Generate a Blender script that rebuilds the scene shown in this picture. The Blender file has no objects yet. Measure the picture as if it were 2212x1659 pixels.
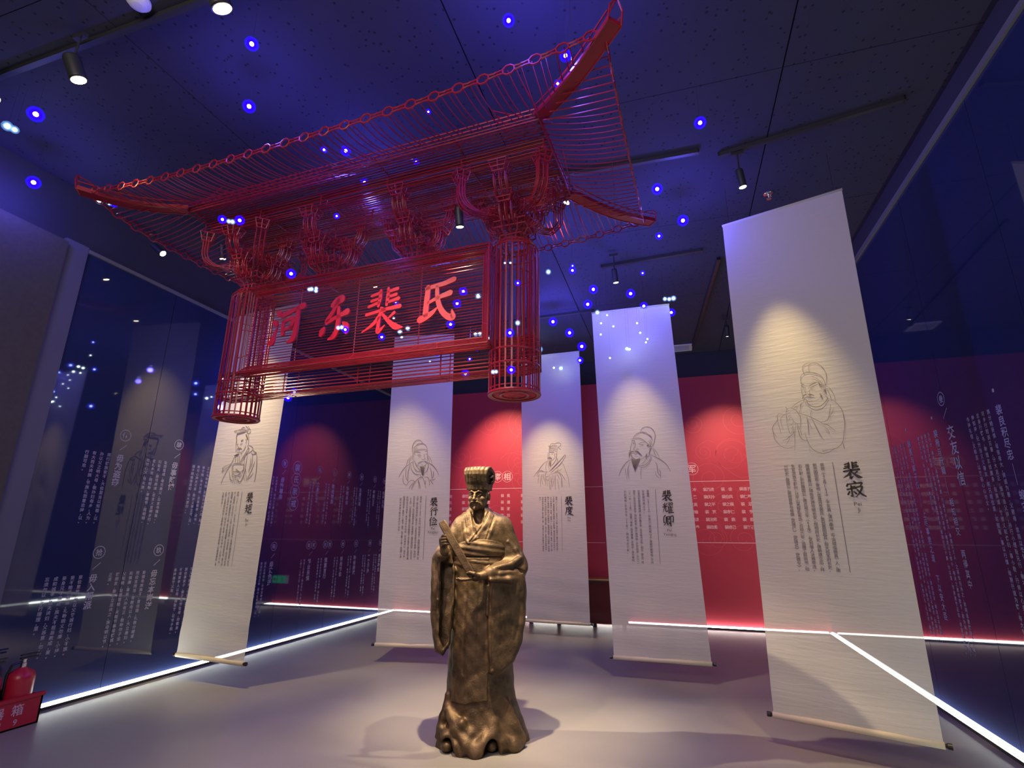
import bpy, bmesh, math, random
import numpy as np
from mathutils import Vector, Matrix
C = bpy.context.scene.collection
scn = bpy.context.scene
PI = math.pi
random.seed(7); RNG = np.random.default_rng(7)

# ---------------------------------------------------------------- camera, world, exposure
def make_camera():
    f, yaw, pitch, roll = 1132.4, 0.29712, 0.27448, 0.00491
    cy, sy, cp, sp = math.cos(yaw), math.sin(yaw), math.cos(pitch), math.sin(pitch)
    fw = Vector((-sy*cp, cy*cp, sp)); r = Vector((cy, sy, 0)); u = r.cross(fw)
    cr, sr = math.cos(roll), math.sin(roll)
    r, u = cr*r + sr*u, -sr*r + cr*u
    cd = bpy.data.cameras.new('camera'); cam = bpy.data.objects.new('camera', cd); C.objects.link(cam)
    m = Matrix((r, u, -fw)).transposed().to_4x4(); m.translation = (0, 0, 1.5)
    cam.matrix_world = m
    cd.sensor_fit = 'HORIZONTAL'; cd.sensor_width = 36; cd.lens = 36*f/2212
    cd.clip_start = 0.05; cd.clip_end = 100
    scn.camera = cam
make_camera()
w = bpy.data.worlds.new('hall_dark'); scn.world = w; w.use_nodes = True
w.node_tree.nodes['Background'].inputs[0].default_value = (0.10, 0.10, 0.22, 1)
w.node_tree.nodes['Background'].inputs[1].default_value = 0.05
scn.view_settings.view_transform = 'Standard'; scn.view_settings.look = 'None'
scn.view_settings.exposure = 1.62; scn.view_settings.gamma = 1.0
scn.view_settings.use_curve_mapping = False
try:
    scn.cycles.use_denoising = True; scn.cycles.sample_clamp_indirect = 4.0
    scn.cycles.max_bounces = 8; scn.cycles.transparent_max_bounces = 16
except Exception: pass

def lamp(name, kind, loc, energy, color, aim=None, size=0.05, angle=60, blend=0.6, parent=None):
    d = bpy.data.lights.new(name, kind); d.energy = energy; d.color = color
    if kind == 'AREA': d.size = size
    else: d.shadow_soft_size = size
    if kind == 'SPOT': d.spot_size = math.radians(angle); d.spot_blend = blend
    o = bpy.data.objects.new(name, d); C.objects.link(o); o.location = loc
    if aim is not None: o.rotation_euler = (Vector(aim)-Vector(loc)).to_track_quat('-Z', 'Y').to_euler()
    if parent: o.parent = parent
    return o

# added area lamp, unseen above and behind the camera: warm fill for the hall
fill_lamp = lamp('unseen_fill', 'AREA', (-1.4, -1.2, 4.55), 72, (1.0, 0.86, 0.82), aim=(-1.6, 6.5, 1.3), size=2.5)

# ---------------------------------------------------------------- materials
def mat(name, col=(.5,.5,.5), rough=.5, metal=0.0, emit=None, estr=0.0, noise=None, bump=None, ior=None, coat=0.0, spec=None):
    m = bpy.data.materials.new(name); m.use_nodes = True
    nt = m.node_tree; b = nt.nodes['Principled BSDF']
    b.inputs['Base Color'].default_value = (*col, 1); b.inputs['Roughness'].default_value = rough
    b.inputs['Metallic'].default_value = metal
    if ior: b.inputs['IOR'].default_value = ior
    if coat: b.inputs['Coat Weight'].default_value = coat; b.inputs['Coat Roughness'].default_value = .08
    if spec is not None: b.inputs['Specular IOR Level'].default_value = spec
    if emit: b.inputs['Emission Color'].default_value = (*emit, 1); b.inputs['Emission Strength'].default_value = estr
    if noise or bump:
        tc = nt.nodes.new('ShaderNodeTexCoord')
    if noise:                                   # (scale, second colour, detail)
        n = nt.nodes.new('ShaderNodeTexNoise'); n.inputs['Scale'].default_value = noise[0]
        n.inputs['Detail'].default_value = noise[2] if len(noise) > 2 else 4
        nt.links.new(tc.outputs['Object'], n.inputs['Vector'])
        r = nt.nodes.new('ShaderNodeValToRGB'); r.color_ramp.elements[0].position = .3; r.color_ramp.elements[1].position = .7
        r.color_ramp.elements[0].color = (*col, 1); r.color_ramp.elements[1].color = (*noise[1], 1)
        nt.links.new(n.outputs['Fac'], r.inputs['Fac']); nt.links.new(r.outputs['Color'], b.inputs['Base Color'])
    if bump:                                    # (scale, strength, distance)
        n = nt.nodes.new('ShaderNodeTexNoise'); n.inputs['Scale'].default_value = bump[0]; n.inputs['Detail'].default_value = 5
        nt.links.new(tc.outputs['Object'], n.inputs['Vector'])
        bp = nt.nodes.new('ShaderNodeBump'); bp.inputs['Strength'].default_value = bump[1]; bp.inputs['Distance'].default_value = bump[2]
        nt.links.new(n.outputs['Fac'], bp.inputs['Height']); nt.links.new(bp.outputs['Normal'], b.inputs['Normal'])
    return m

M = {}
M['floor'] = mat('grey_floor_coating', (.205,.195,.185), .42, noise=(1.4, (.235,.225,.215)), bump=(60, .04, .003))
M['black_glass'] = mat('black_mirror_glass', (.015,.022,.070), .03, ior=1.72)
M['black_steel'] = mat('black_painted_steel', (.02,.02,.022), .5)
M['soffit'] = mat('dark_painted_plaster', (.022,.022,.03), .8, bump=(120,.2,.004))
M['taupe_wall'] = mat('taupe_wall_paint', (.050,.045,.040), .85, noise=(30,(.062,.055,.047)))
M['trim'] = mat('grey_metal_trim', (.16,.16,.14), .5, metal=.2)
M['lilac_trim'] = mat('pale_painted_jamb', (.085,.085,.12), .7, bump=(200,.2,.003))
M['red_wall'] = mat('red_printed_wall', (.44,.026,.046), .6, noise=(3,(.41,.024,.042)))
M['red_swirl'] = mat('lighter_red_print', (.55,.06,.08), .55)
M['pink_print'] = mat('pale_pink_print', (.80,.42,.40), .6)
M['white_print'] = mat('frosted_white_print', (.30,.30,.38), .6)
M['led'] = mat('led_diffuser', (.9,.9,.9), .5, emit=(.93,1.0,.92), estr=9.0)
M['red_wire'] = mat('red_lacquered_wire', (.30,.007,.022), .38, noise=(9,(.25,.006,.018)))
M['red_letter'] = mat('red_lacquered_letter', (.52,.006,.026), .45)
M['ink'] = mat('black_ink', (.035,.028,.026), .8)
M['text_ink'] = mat('grey_text_ink', (.10,.09,.085), .8)
M['grey_ink'] = mat('faint_ink_line', (.17,.14,.11), .8)
M['knob'] = mat('black_lacquer', (.012,.01,.01), .3)
M['steel_cable'] = mat('grey_steel_cable', (.12,.12,.13), .4, metal=.8)
M['gold'] = mat('brass_edge', (.55,.38,.16), .4, metal=.8)
M['maroon'] = mat('dark_red_gloss', (.10,.008,.010), .18)
M['grey_vent'] = mat('light_grey_grille', (.55,.55,.55), .5)
M['white_plastic'] = mat('white_plastic', (.7,.7,.7), .5)
M['chrome'] = mat('chrome', (.8,.8,.8), .15, metal=1)
M['ext_red'] = mat('red_enamel', (.40,.008,.03), .35)
M['warm_lens'] = mat('warm_lamp_lens', (.9,.8,.6), .4, emit=(1,.80,.50), estr=14)
M['green'] = mat('green_sign_glow', (.05,.5,.2), .5, emit=(.06,.7,.25), estr=.3)

def bronze():
    m = mat('aged_bronze', (.2,.12,.05), .5, metal=.72)
    nt = m.node_tree; b = nt.nodes['Principled BSDF']; tc = nt.nodes.new('ShaderNodeTexCoord')
    n = nt.nodes.new('ShaderNodeTexNoise'); n.inputs['Scale'].default_value = 9; n.inputs['Detail'].default_value = 8; n.inputs['Roughness'].default_value = .65
    nt.links.new(tc.outputs['Object'], n.inputs['Vector'])
    r = nt.nodes.new('ShaderNodeValToRGB'); r.color_ramp.elements[0].position = .32; r.color_ramp.elements[1].position = .72
    r.color_ramp.elements[0].color = (.042,.028,.017,1); r.color_ramp.elements[1].color = (.165,.108,.060,1)
    nt.links.new(n.outputs['Fac'], r.inputs['Fac']); nt.links.new(r.outputs['Color'], b.inputs['Base Color'])
    r2 = nt.nodes.new('ShaderNodeMapRange'); r2.inputs['To Min'].default_value = .44; r2.inputs['To Max'].default_value = .66
    nt.links.new(n.outputs['Fac'], r2.inputs['Value']); nt.links.new(r2.outputs['Result'], b.inputs['Roughness'])
    n2 = nt.nodes.new('ShaderNodeTexNoise'); n2.inputs['Scale'].default_value = 60; n2.inputs['Detail'].default_value = 8; n2.inputs['Distortion'].default_value = .8
    nt.links.new(tc.outputs['Object'], n2.inputs['Vector'])
    bp = nt.nodes.new('ShaderNodeBump'); bp.inputs['Strength'].default_value = .42; bp.inputs['Distance'].default_value = .006
    nt.links.new(n2.outputs['Fac'], bp.inputs['Height']); nt.links.new(bp.outputs['Normal'], b.inputs['Normal'])
    return m
M['bronze'] = bronze()

def silk():
    m = bpy.data.materials.new('raw_silk'); m.use_nodes = True; nt = m.node_tree; nt.nodes.clear()
    out = nt.nodes.new('ShaderNodeOutputMaterial'); d = nt.nodes.new('ShaderNodeBsdfDiffuse'); t = nt.nodes.new('ShaderNodeBsdfTranslucent')
    tr = nt.nodes.new('ShaderNodeBsdfTransparent'); m1 = nt.nodes.new('ShaderNodeMixShader'); m2 = nt.nodes.new('ShaderNodeMixShader')
    col = (.66,.62,.56,1); d.inputs['Color'].default_value = col; t.inputs['Color'].default_value = col
    m1.inputs[0].default_value = .22; m2.inputs[0].default_value = .12
    L = nt.links; L.new(d.outputs[0], m1.inputs[1]); L.new(t.outputs[0], m1.inputs[2]); L.new(m1.outputs[0], m2.inputs[1]); L.new(tr.outputs[0], m2.inputs[2]); L.new(m2.outputs[0], out.inputs['Surface'])
    tc = nt.nodes.new('ShaderNodeTexCoord'); mp = nt.nodes.new('ShaderNodeMapping'); mp.inputs['Scale'].default_value = (5, 5, 38)
    n = nt.nodes.new('ShaderNodeTexNoise'); n.inputs['Scale'].default_value = 1.0; n.inputs['Detail'].default_value = 6; n.inputs['Distortion'].default_value = .5
    L.new(tc.outputs['Object'], mp.inputs['Vector']); L.new(mp.outputs['Vector'], n.inputs['Vector'])
    bp = nt.nodes.new('ShaderNodeBump'); bp.inputs['Strength'].default_value = .28; bp.inputs['Distance'].default_value = .012
    L.new(n.outputs['Fac'], bp.inputs['Height']); L.new(bp.outputs['Normal'], d.inputs['Normal'])
    return m
M['silk'] = silk()

def ceiling_mat():
    m = mat('perforated_dark_ceiling', (.075,.075,.085), .85)
    nt = m.node_tree; b = nt.nodes['Principled BSDF']; tc = nt.nodes.new('ShaderNodeTexCoord')
    v = nt.nodes.new('ShaderNodeTexVoronoi'); v.inputs['Scale'].default_value = 17; v.inputs['Randomness'].default_value = .85
    nt.links.new(tc.outputs['Object'], v.inputs['Vector'])
    r = nt.nodes.new('ShaderNodeValToRGB'); r.color_ramp.elements[0].position = .13; r.color_ramp.elements[1].position = .2
    r.color_ramp.elements[0].color = (.004,.004,.008,1); r.color_ramp.elements[1].color = (.031,.030,.056,1)
    nt.links.new(v.outputs['Distance'], r.inputs['Fac']); nt.links.new(r.outputs['Color'], b.inputs['Base Color'])
    bp = nt.nodes.new('ShaderNodeBump'); bp.inputs['Strength'].default_value = .4; bp.inputs['Distance'].default_value = .006
    nt.links.new(r.outputs['Color'], bp.inputs['Height']); nt.links.new(bp.outputs['Normal'], b.inputs['Normal'])
    return m
M['ceiling'] = ceiling_mat()

def star_mats(k):  # bright core, plus two see-through emissive shells that paint its glow halo
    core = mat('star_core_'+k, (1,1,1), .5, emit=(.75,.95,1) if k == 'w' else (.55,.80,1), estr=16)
    m = bpy.data.materials.new('star_inner_halo_'+k); m.use_nodes = True; nt = m.node_tree; nt.nodes.clear()
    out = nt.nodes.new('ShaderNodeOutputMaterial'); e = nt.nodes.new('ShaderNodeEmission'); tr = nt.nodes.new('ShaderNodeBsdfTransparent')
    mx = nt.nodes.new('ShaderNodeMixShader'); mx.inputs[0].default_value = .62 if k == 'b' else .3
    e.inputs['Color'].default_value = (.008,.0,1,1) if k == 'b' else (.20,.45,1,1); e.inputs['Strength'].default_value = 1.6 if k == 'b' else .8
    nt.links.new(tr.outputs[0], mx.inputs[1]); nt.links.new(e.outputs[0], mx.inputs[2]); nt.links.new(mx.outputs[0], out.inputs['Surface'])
    m2 = m.copy(); m2.name = 'star_outer_halo_'+k
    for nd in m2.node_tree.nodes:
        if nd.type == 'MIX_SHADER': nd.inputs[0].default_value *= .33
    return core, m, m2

# ---------------------------------------------------------------- geometry helpers
def obj(name, verts, faces, m, parent=None, smooth=False, loc=None):
    me = bpy.data.meshes.new(name); me.from_pydata([tuple(v) for v in verts], [], faces)
    if m: me.materials.append(m)
    if smooth: me.polygons.foreach_set('use_smooth', [True]*len(me.polygons))
    me.update()
    o = bpy.data.objects.new(name, me); C.objects.link(o)
    if parent: o.parent = parent
    if loc is not None: o.location = loc
    return o
def inst(name, me, parent=None, loc=(0,0,0)):
    o = bpy.data.objects.new(name, me); C.objects.link(o); o.location = loc
    if parent: o.parent = parent
    return o
def tag(o, label=None, cat=None, group=None, kind=None):
    if label: o['label'] = label
    if cat: o['category'] = cat
    if group: o['group'] = group
    if kind: o['kind'] = kind
    return o
def empty(name, loc=(0,0,0), rz=0.0):
    o = bpy.data.objects.new(name, None); C.objects.link(o); o.location = loc; o.rotation_euler = (0,0,rz); o.empty_display_size = .1
    return o
class MB:
    def __init__(s): s.v = []; s.f = []
    def add(s, v, f):
        k = len(s.v); s.v += [tuple(p) for p in v]; s.f += [tuple(i+k for i in q) for q in f]; return s
    def box(s, a, b):
        (x0,y0,z0),(x1,y1,z1) = a, b
        return s.add([(x0,y0,z0),(x1,y0,z0),(x1,y1,z0),(x0,y1,z0),(x0,y0,z1),(x1,y0,z1),(x1,y1,z1),(x0,y1,z1)],
                     [(0,3,2,1),(4,5,6,7),(0,1,5,4),(1,2,6,5),(2,3,7,6),(3,0,4,7)])
    def tube(s, pts, r, n=5, closed=False, cap=True):
        P = [Vector(p) for p in pts]; N = len(P); V = []; F = []
        rr = r if isinstance(r, (list, tuple)) else [r]*N
        up = None
        for i in range(N):
            t = (P[(i+1) % N]-P[i-1]) if closed else (P[min(i+1,N-1)]-P[max(i-1,0)])
            if t.length < 1e-9: t = Vector((0,0,1))
            t.normalize()
            if up is None:
                up = Vector((0,0,1)) if abs(t.z) < .9 else Vector((0,1,0))
            a = t.cross(up)
            if a.length < 1e-6: a = t.orthogonal()
            a.normalize(); b = a.cross(t).normalized(); up = b
            for k in range(n):
                q = 2*PI*k/n; V.append(P[i]+(a*math.cos(q)+b*math.sin(q))*rr[i])
        for i in range(N if closed else N-1):
            j = (i+1) % N
            for k in range(n):
                F.append((i*n+k, i*n+(k+1) % n, j*n+(k+1) % n, j*n+k))
        if cap and not closed:
            F.append(tuple(range(n-1,-1,-1))); F.append(tuple((N-1)*n+k for k in range(n)))
        return s.add(V, F)
    def lathe(s, prof, n=16, c=(0,0,0)):
        V = []; F = []
        for r, z in prof:
            for k in range(n): V.append((c[0]+r*math.cos(2*PI*k/n), c[1]+r*math.sin(2*PI*k/n), c[2]+z))
        for i in range(len(prof)-1):
            for k in range(n): F.append((i*n+k, i*n+(k+1) % n, (i+1)*n+(k+1) % n, (i+1)*n+k))
        F.append(tuple(range(n-1,-1,-1))); F.append(tuple((len(prof)-1)*n+k for k in range(n)))
        return s.add(V, F)
    def sweep(s, pts, side, w, h):            # rectangular bar along a path; side = width direction
        P = [Vector(p) for p in pts]; N = len(P); V = []; F = []; sd = Vector(side).normalized()
        for i in range(N):
            t = (P[min(i+1,N-1)]-P[max(i-1,0)]).normalized(); up = sd.cross(t).normalized()
            for a, b in ((-1,-1),(1,-1),(1,1),(-1,1)): V.append(P[i]+sd*(a*w/2)+up*(b*h/2))
        for i in range(N-1):
            for k in range(4): F.append((i*4+k, i*4+(k+1) % 4, (i+1)*4+(k+1) % 4, (i+1)*4+k))
        F += [(3,2,1,0), tuple((N-1)*4+k for k in range(4))]
        return s.add(V, F)
    def build(s, name, m, parent=None, smooth=False, loc=None): return obj(name, s.v, s.f, m, parent, smooth, loc)

_wire = MB().tube([(0,0,0),(1,0,0)], 1.0, 6)
WIRE = bpy.data.meshes.new('wire'); WIRE.from_pydata([tuple(v) for v in _wire.v], [], _wire.f); WIRE.materials.append(M['red_wire']); WIRE.update()
def wire(name, a, b, r, parent):
    a = Vector(a); b = Vector(b); d = b-a
    o = bpy.data.objects.new(name, WIRE); C.objects.link(o); o.parent = parent
    o.location = a; o.rotation_euler = d.to_track_quat('X', 'Z').to_euler(); o.scale = (d.length, r, r)
    return o

# ---------------------------------------------------------------- lettering (glyphs as flat polygons)
_G = {}
def glyph(ch, bold=0.0):
    k = (ch, bold)
    if k not in _G:
        cu = bpy.data.curves.new('g', 'FONT'); cu.body = ch; cu.size = 1.0; cu.resolution_u = 2; cu.offset = bold
        o = bpy.data.objects.new('g', cu); me = o.to_mesh()
        me.calc_loop_triangles()
        v = np.array([q.co[:2] for q in me.vertices], float).reshape(-1, 2); t = [tuple(x.vertices) for x in me.loop_triangles]
        o.to_mesh_clear(); bpy.data.objects.remove(o); bpy.data.curves.remove(cu)
        _G[k] = (v, t)
    return _G[k]
class Plate:
    """flat print collected on one plane: origin, right and up axes (normal = right x up points at the reader)"""
    def __init__(s, o, r, u, lift=.002):
        s.r = Vector(r).normalized(); s.u = Vector(u).normalized(); s.n = s.r.cross(s.u); s.o = Vector(o)+s.n*lift; s.mb = MB()
    def P(s, x, y): return s.o+s.r*x+s.u*y
    def char(s, ch, x, y, size, bold=0.0, sx=1.0, skew=0.0):       # x,y = centre of the em box
        v, t = glyph(ch, bold)
        if not t: return
        cj = ord(ch) > 0x2000
        cx, cy = (.5, .38) if cj else ((v[:,0].min()+v[:,0].max())/2, .35)
        s.mb.add([s.P(x+((a-cx)*sx+(b-cy)*skew)*size, y+(b-cy)*size) for a, b in v], t)
    def column(s, text, x, ytop, size, pitch, bold=0.0, sx=1.0):
        y = ytop-pitch/2
        for ch in text:
            if ch == ' ': y -= pitch*.5; continue
            if ch in '，。、；':
                v, t = glyph(ch, bold)
                s.mb.add([s.P(x+(a+.12-.5)*size, y+(b+.25-.38)*size) for a, b in v], t); y -= pitch*.7; continue
            if ch in '（）《》—' :
                v, t = glyph(ch, bold)
                s.mb.add([s.P(x+(b-.38)*size, y-(a-.5)*size) for a, b in v], t); y -= pitch*.8; continue
            if ord(ch) < 128:
                s.char(ch, x, y, size*.85, bold); y -= pitch*.62; continue
            s.char(ch, x, y, size, bold, sx); y -= pitch
        return y
    def row(s, text, x, y, size, pitch, bold=0.0):
        for ch in text:
            if ch != ' ': s.char(ch, x, y, size, bold)
            x += pitch
    def latin(s, text, xc, y, size):
        W = []; x = 0
        for ch in text:
            v, t = glyph(ch, 0); wd = (v[:,0].max()-v[:,0].min())+.09 if len(v) else .3
            W.append((ch, x+wd/2)); x += wd
        for ch, a in W:
            v, t = glyph(ch, 0)
            if t: s.mb.add([s.P(xc+(a-x/2+p-(v[:,0].min()+v[:,0].max())/2)*size, y+q*size) for p, q in v], t)
    def ribbon(s, pts, wd, closed=False):
        P = [Vector((p[0], p[1])) for p in pts]; N = len(P)
        if N < 2: return
        V = []; F = []
        for i in range(N):
            t = (P[(i+1) % N]-P[i-1]) if closed else (P[min(i+1,N-1)]-P[max(i-1,0)])
            if t.length < 1e-9: t = Vector((1,0))
            t.normalize(); n = Vector((-t.y, t.x)); w_ = wd[i] if isinstance(wd, (list, tuple)) else wd
            a = P[i]+n*w_/2; b = P[i]-n*w_/2; V += [s.P(a.x, a.y), s.P(b.x, b.y)]
        for i in range(N if closed else N-1):
            j = (i+1) % N; F.append((2*i+1, 2*j+1, 2*j, 2*i))
        s.mb.add(V, F)
    def circle(s, x, y, r, wd, n=28, sx=1.0): s.ribbon([(x+r*sx*math.cos(2*PI*k/n), y+r*math.sin(2*PI*k/n)) for k in range(n)], wd, True)
    def disc(s, x, y, r, n=12): s.mb.add([s.P(x+r*math.cos(2*PI*k/n), y+r*math.sin(2*PI*k/n)) for k in range(n)], [tuple(range(n))])
    def build(s, name, m, parent=None): return s.mb.build(name, m, parent)

def catmull(pts, n=6):
    P = [np.array(p, float) for p in pts]
    if len(P) < 3: return [tuple(P[0]+(P[1]-P[0])*k/3) for k in range(4)] if len(P) == 2 else [tuple(p) for p in P]
    out = []
    for i in range(len(P)-1):
        a = P[max(i-1,0)]; b = P[i]; c = P[i+1]; d = P[min(i+2,len(P)-1)]
        for k in range(n):
            t = k/n; out.append(tuple(.5*((2*b)+(-a+c)*t+(2*a-5*b+4*c-d)*t*t+(-a+3*b-3*c+d)*t**3)))
    out.append(tuple(P[-1])); return out

# brush strokes: (x, y, width) control points in a unit square
BR = {
'河': [[(.16,.86,.06),(.22,.80,.13),(.28,.74,.05)],[(.05,.62,.04),(.12,.58,.12),(.18,.53,.06)],[(.02,.10,.10),(.09,.12,.12),(.15,.34,.05),(.19,.46,.02)],
      [(.30,.74,.08),(.42,.77,.10),(.72,.86,.08),(.95,.92,.13)],[(.38,.60,.07),(.37,.44,.08),(.40,.28,.08)],[(.36,.58,.06),(.60,.64,.08),(.68,.60,.10),(.62,.40,.07)],[(.40,.36,.05),(.52,.40,.06),(.64,.42,.06)],
      [(.80,.88,.08),(.80,.60,.10),(.78,.30,.11),(.72,.12,.12),(.56,.06,.03)]],
'东': [[(.42,.80,.10),(.56,.88,.16),(.70,.92,.15)],[(.60,.90,.10),(.46,.66,.09),(.28,.44,.09),(.36,.44,.09),(.62,.52,.07),(.90,.60,.12)],
      [(.62,.72,.07),(.64,.48,.10),(.62,.22,.11),(.54,.08,.11),(.38,.02,.03)],[(.22,.30,.05),(.17,.22,.13),(.14,.16,.10)],[(.80,.36,.05),(.90,.26,.14),(.92,.12,.06)]],
'裴': [[(.42,.98,.05),(.41,.80,.07),(.38,.62,.05)],[(.60,1.0,.05),(.60,.80,.07),(.58,.62,.05)],[(.20,.88,.05),(.41,.93,.06)],[(.20,.76,.05),(.40,.80,.05)],[(.14,.64,.05),(.38,.70,.06)],
      [(.60,.92,.05),(.82,.96,.07)],[(.60,.80,.05),(.80,.83,.06)],[(.60,.68,.05),(.86,.73,.07)],[(.46,.57,.05),(.53,.51,.08)],[(.10,.46,.06),(.50,.52,.06),(.90,.55,.08)],
      [(.48,.48,.07),(.30,.24,.07),(.03,.08,.02)],[(.42,.34,.07),(.41,.16,.07),(.42,.04,.08),(.56,.16,.02)],[(.78,.42,.06),(.64,.31,.03)],[(.50,.42,.05),(.68,.22,.08),(.84,.10,.11),(.99,.07,.03)]],
'氏': [[(.92,.96,.10),(.70,.90,.09),(.40,.86,.08),(.26,.84,.07)],[(.30,.86,.10),(.28,.56,.11),(.26,.24,.11)],[(.14,.14,.13),(.26,.18,.12),(.42,.26,.09),(.54,.36,.03)],
      [(.32,.50,.06),(.52,.58,.07),(.84,.66,.11)],[(.52,.84,.07),(.54,.58,.09),(.62,.34,.10),(.76,.16,.11),(.92,.10,.12),(.90,.26,.03)]],
'寂': [[(.50,1.0,.05),(.56,.92,.08)],[(.16,.86,.05),(.11,.74,.07)],[(.16,.84,.05),(.50,.87,.05),(.88,.90,.07),(.80,.76,.03)],[(.32,.76,.05),(.31,.56,.06)],[(.32,.67,.05),(.50,.69,.06)],[(.10,.54,.06),(.30,.57,.05),(.54,.60,.07)],
      [(.32,.54,.06),(.31,.14,.06),(.22,.18,.02)],[(.20,.40,.05),(.10,.24,.06)],[(.42,.40,.04),(.52,.28,.07)],[(.58,.64,.05),(.86,.69,.07),(.74,.38,.06),(.48,.08,.02)],[(.60,.52,.05),(.78,.26,.07),(.99,.10,.05)]],
'度': [[(.50,1.0,.05),(.57,.93,.08)],[(.18,.85,.06),(.90,.91,.07)],[(.22,.86,.06),(.20,.50,.06),(.03,.06,.02)],[(.32,.68,.05),(.88,.74,.06)],[(.46,.80,.05),(.47,.52,.05)],[(.70,.82,.05),(.68,.54,.05)],[(.46,.54,.05),(.70,.57,.05)],
      [(.36,.42,.05),(.76,.46,.07),(.60,.22,.06),(.26,.02,.02)],[(.42,.36,.04),(.64,.15,.08),(.98,.03,.05)]],
'行': [[(.32,.98,.06),(.10,.76,.03)],[(.36,.76,.07),(.05,.46,.02)],[(.24,.60,.06),(.24,.02,.07)],[(.50,.88,.06),(.86,.93,.07)],[(.44,.64,.06),(.97,.71,.07)],[(.74,.67,.06),(.75,.12,.07),(.60,.17,.02)]],
'俭': [[(.30,.98,.07),(.03,.54,.02)],[(.20,.72,.06),(.20,.02,.07)],[(.62,.98,.06),(.36,.64,.03)],[(.62,.94,.05),(.98,.62,.07)],[(.50,.62,.05),(.78,.65,.06)],[(.42,.46,.04),(.47,.31,.06)],[(.60,.50,.04),(.63,.35,.06)],[(.88,.50,.06),(.73,.22,.03)],[(.36,.11,.06),(.99,.17,.08)]],
'矩': [[(.22,.95,.06),(.07,.70,.03)],[(.16,.78,.05),(.44,.83,.06)],[(.03,.54,.05),(.50,.61,.06)],[(.28,.78,.06),(.24,.40,.06),(.03,.06,.02)],[(.30,.40,.04),(.47,.18,.08)],[(.56,.88,.06),(.95,.93,.07)],[(.61,.90,.06),(.58,.08,.07)],[(.60,.68,.05),(.86,.71,.06),(.84,.40,.05)],[(.60,.42,.05),(.84,.45,.05)],[(.56,.08,.06),(.99,.13,.08)]],
'耀': [[(.24,.96,.05),(.24,.62,.06)],[(.10,.86,.04),(.16,.74,.06)],[(.41,.90,.06),(.32,.76,.03)],[(.03,.60,.05),(.47,.67,.06)],[(.20,.60,.05),(.03,.12,.02)],[(.30,.62,.05),(.30,.22,.06),(.45,.20,.06),(.47,.34,.02)],
      [(.52,.94,.04),(.71,.97,.05),(.68,.72,.03)],[(.55,.85,.04),(.63,.80,.05)],[(.76,.94,.04),(.96,.97,.05),(.92,.72,.03)],[(.79,.85,.04),(.87,.80,.05)],[(.62,.68,.05),(.48,.44,.02)],[(.58,.56,.05),(.58,.02,.06)],[(.74,.69,.05),(.79,.60,.05)],
      [(.58,.54,.04),(.95,.58,.05)],[(.58,.38,.04),(.90,.41,.05)],[(.58,.22,.04),(.90,.25,.05)],[(.56,.06,.05),(.99,.09,.06)],[(.76,.56,.05),(.76,.08,.05)]],
'卿': [[(.26,.96,.06),(.10,.80,.05),(.08,.30,.05),(.21,.38,.02)],[(.31,.82,.06),(.27,.30,.05),(.03,.02,.02)],[(.40,.84,.05),(.61,.87,.05),(.58,.56,.05)],[(.42,.70,.04),(.58,.72,.04)],[(.42,.56,.04),(.58,.58,.04)],[(.40,.84,.05),(.40,.15,.06),(.57,.27,.02)],[(.50,.42,.04),(.63,.20,.07)],[(.72,.86,.05),(.95,.89,.06),(.93,.36,.06),(.81,.43,.02)],[(.72,.86,.06),(.70,.00,.07)]],
}
def brush_outline(st, n=6):
    """one stroke -> closed outline with rounded ends"""
    Q = catmull(st, n); Q = [(a, b, max(c, .012)) for a, b, c in Q]; L = []; R = []
    for i, (x, y, w_) in enumerate(Q):
        x0, y0, _ = Q[max(i-1,0)]; x1, y1, _ = Q[min(i+1,len(Q)-1)]
        t = Vector((x1-x0, y1-y0)); t = t.normalized() if t.length > 1e-9 else Vector((1,0)); n_ = Vector((-t.y, t.x))
        L.append(Vector((x,y))+n_*w_/2); R.append(Vector((x,y))-n_*w_/2)
    return Q, L, R
def brush_flat(pl, ch, x, y, size, fat=1.0, sx=1.0):
    for st in BR[ch]:
        st = [(a, b, c*fat) for a, b, c in st]
        Q, L, R = brush_outline(st, 5)
        V = []; F = []
        for l, r in zip(L, R): V += [pl.P(x+(l.x-.5)*size*sx, y+(l.y-.5)*size), pl.P(x+(r.x-.5)*size*sx, y+(r.y-.5)*size)]
        for i in range(len(L)-1): F.append((2*i+1, 2*i+3, 2*i+2, 2*i))
        pl.mb.add(V, F)
        for q in (Q[0], Q[-1]): pl.disc(x+(q[0]-.5)*size*sx, y+(q[1]-.5)*size, q[2]/2*size, 8)
# ================================================================ THE HALL
XL, XR, YB, ZC = -5.38, 2.15, 9.79, 4.72
def struct(name, mb, m): return tag(mb.build(name, m), kind='structure')
floor = struct('floor', MB().box((-9, -4, -.12), (5.5, YB+.3, 0)), M['floor'])
ceil = struct('ceiling', MB().box((-9, -4, ZC+.035), (5.5, YB+.3, ZC+.2)), M['knob'])
xs = [-9, -7.5, -5.48, -3.33, -1.18, .97, 3.12, 5.5]; ys = [-4, -2.2, -.35, 1.55, 3.44, 5.3, 7.2, 9.1, YB+.3]
for i in range(len(xs)-1):
    for j in range(len(ys)-1):
        g = .005
        p = MB().box((xs[i]+g, ys[j]+g*.5, ZC), (xs[i+1]-g, ys[j+1]-g*.5, ZC+.03)).build('ceiling_panel', M['ceiling'], ceil)

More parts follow.
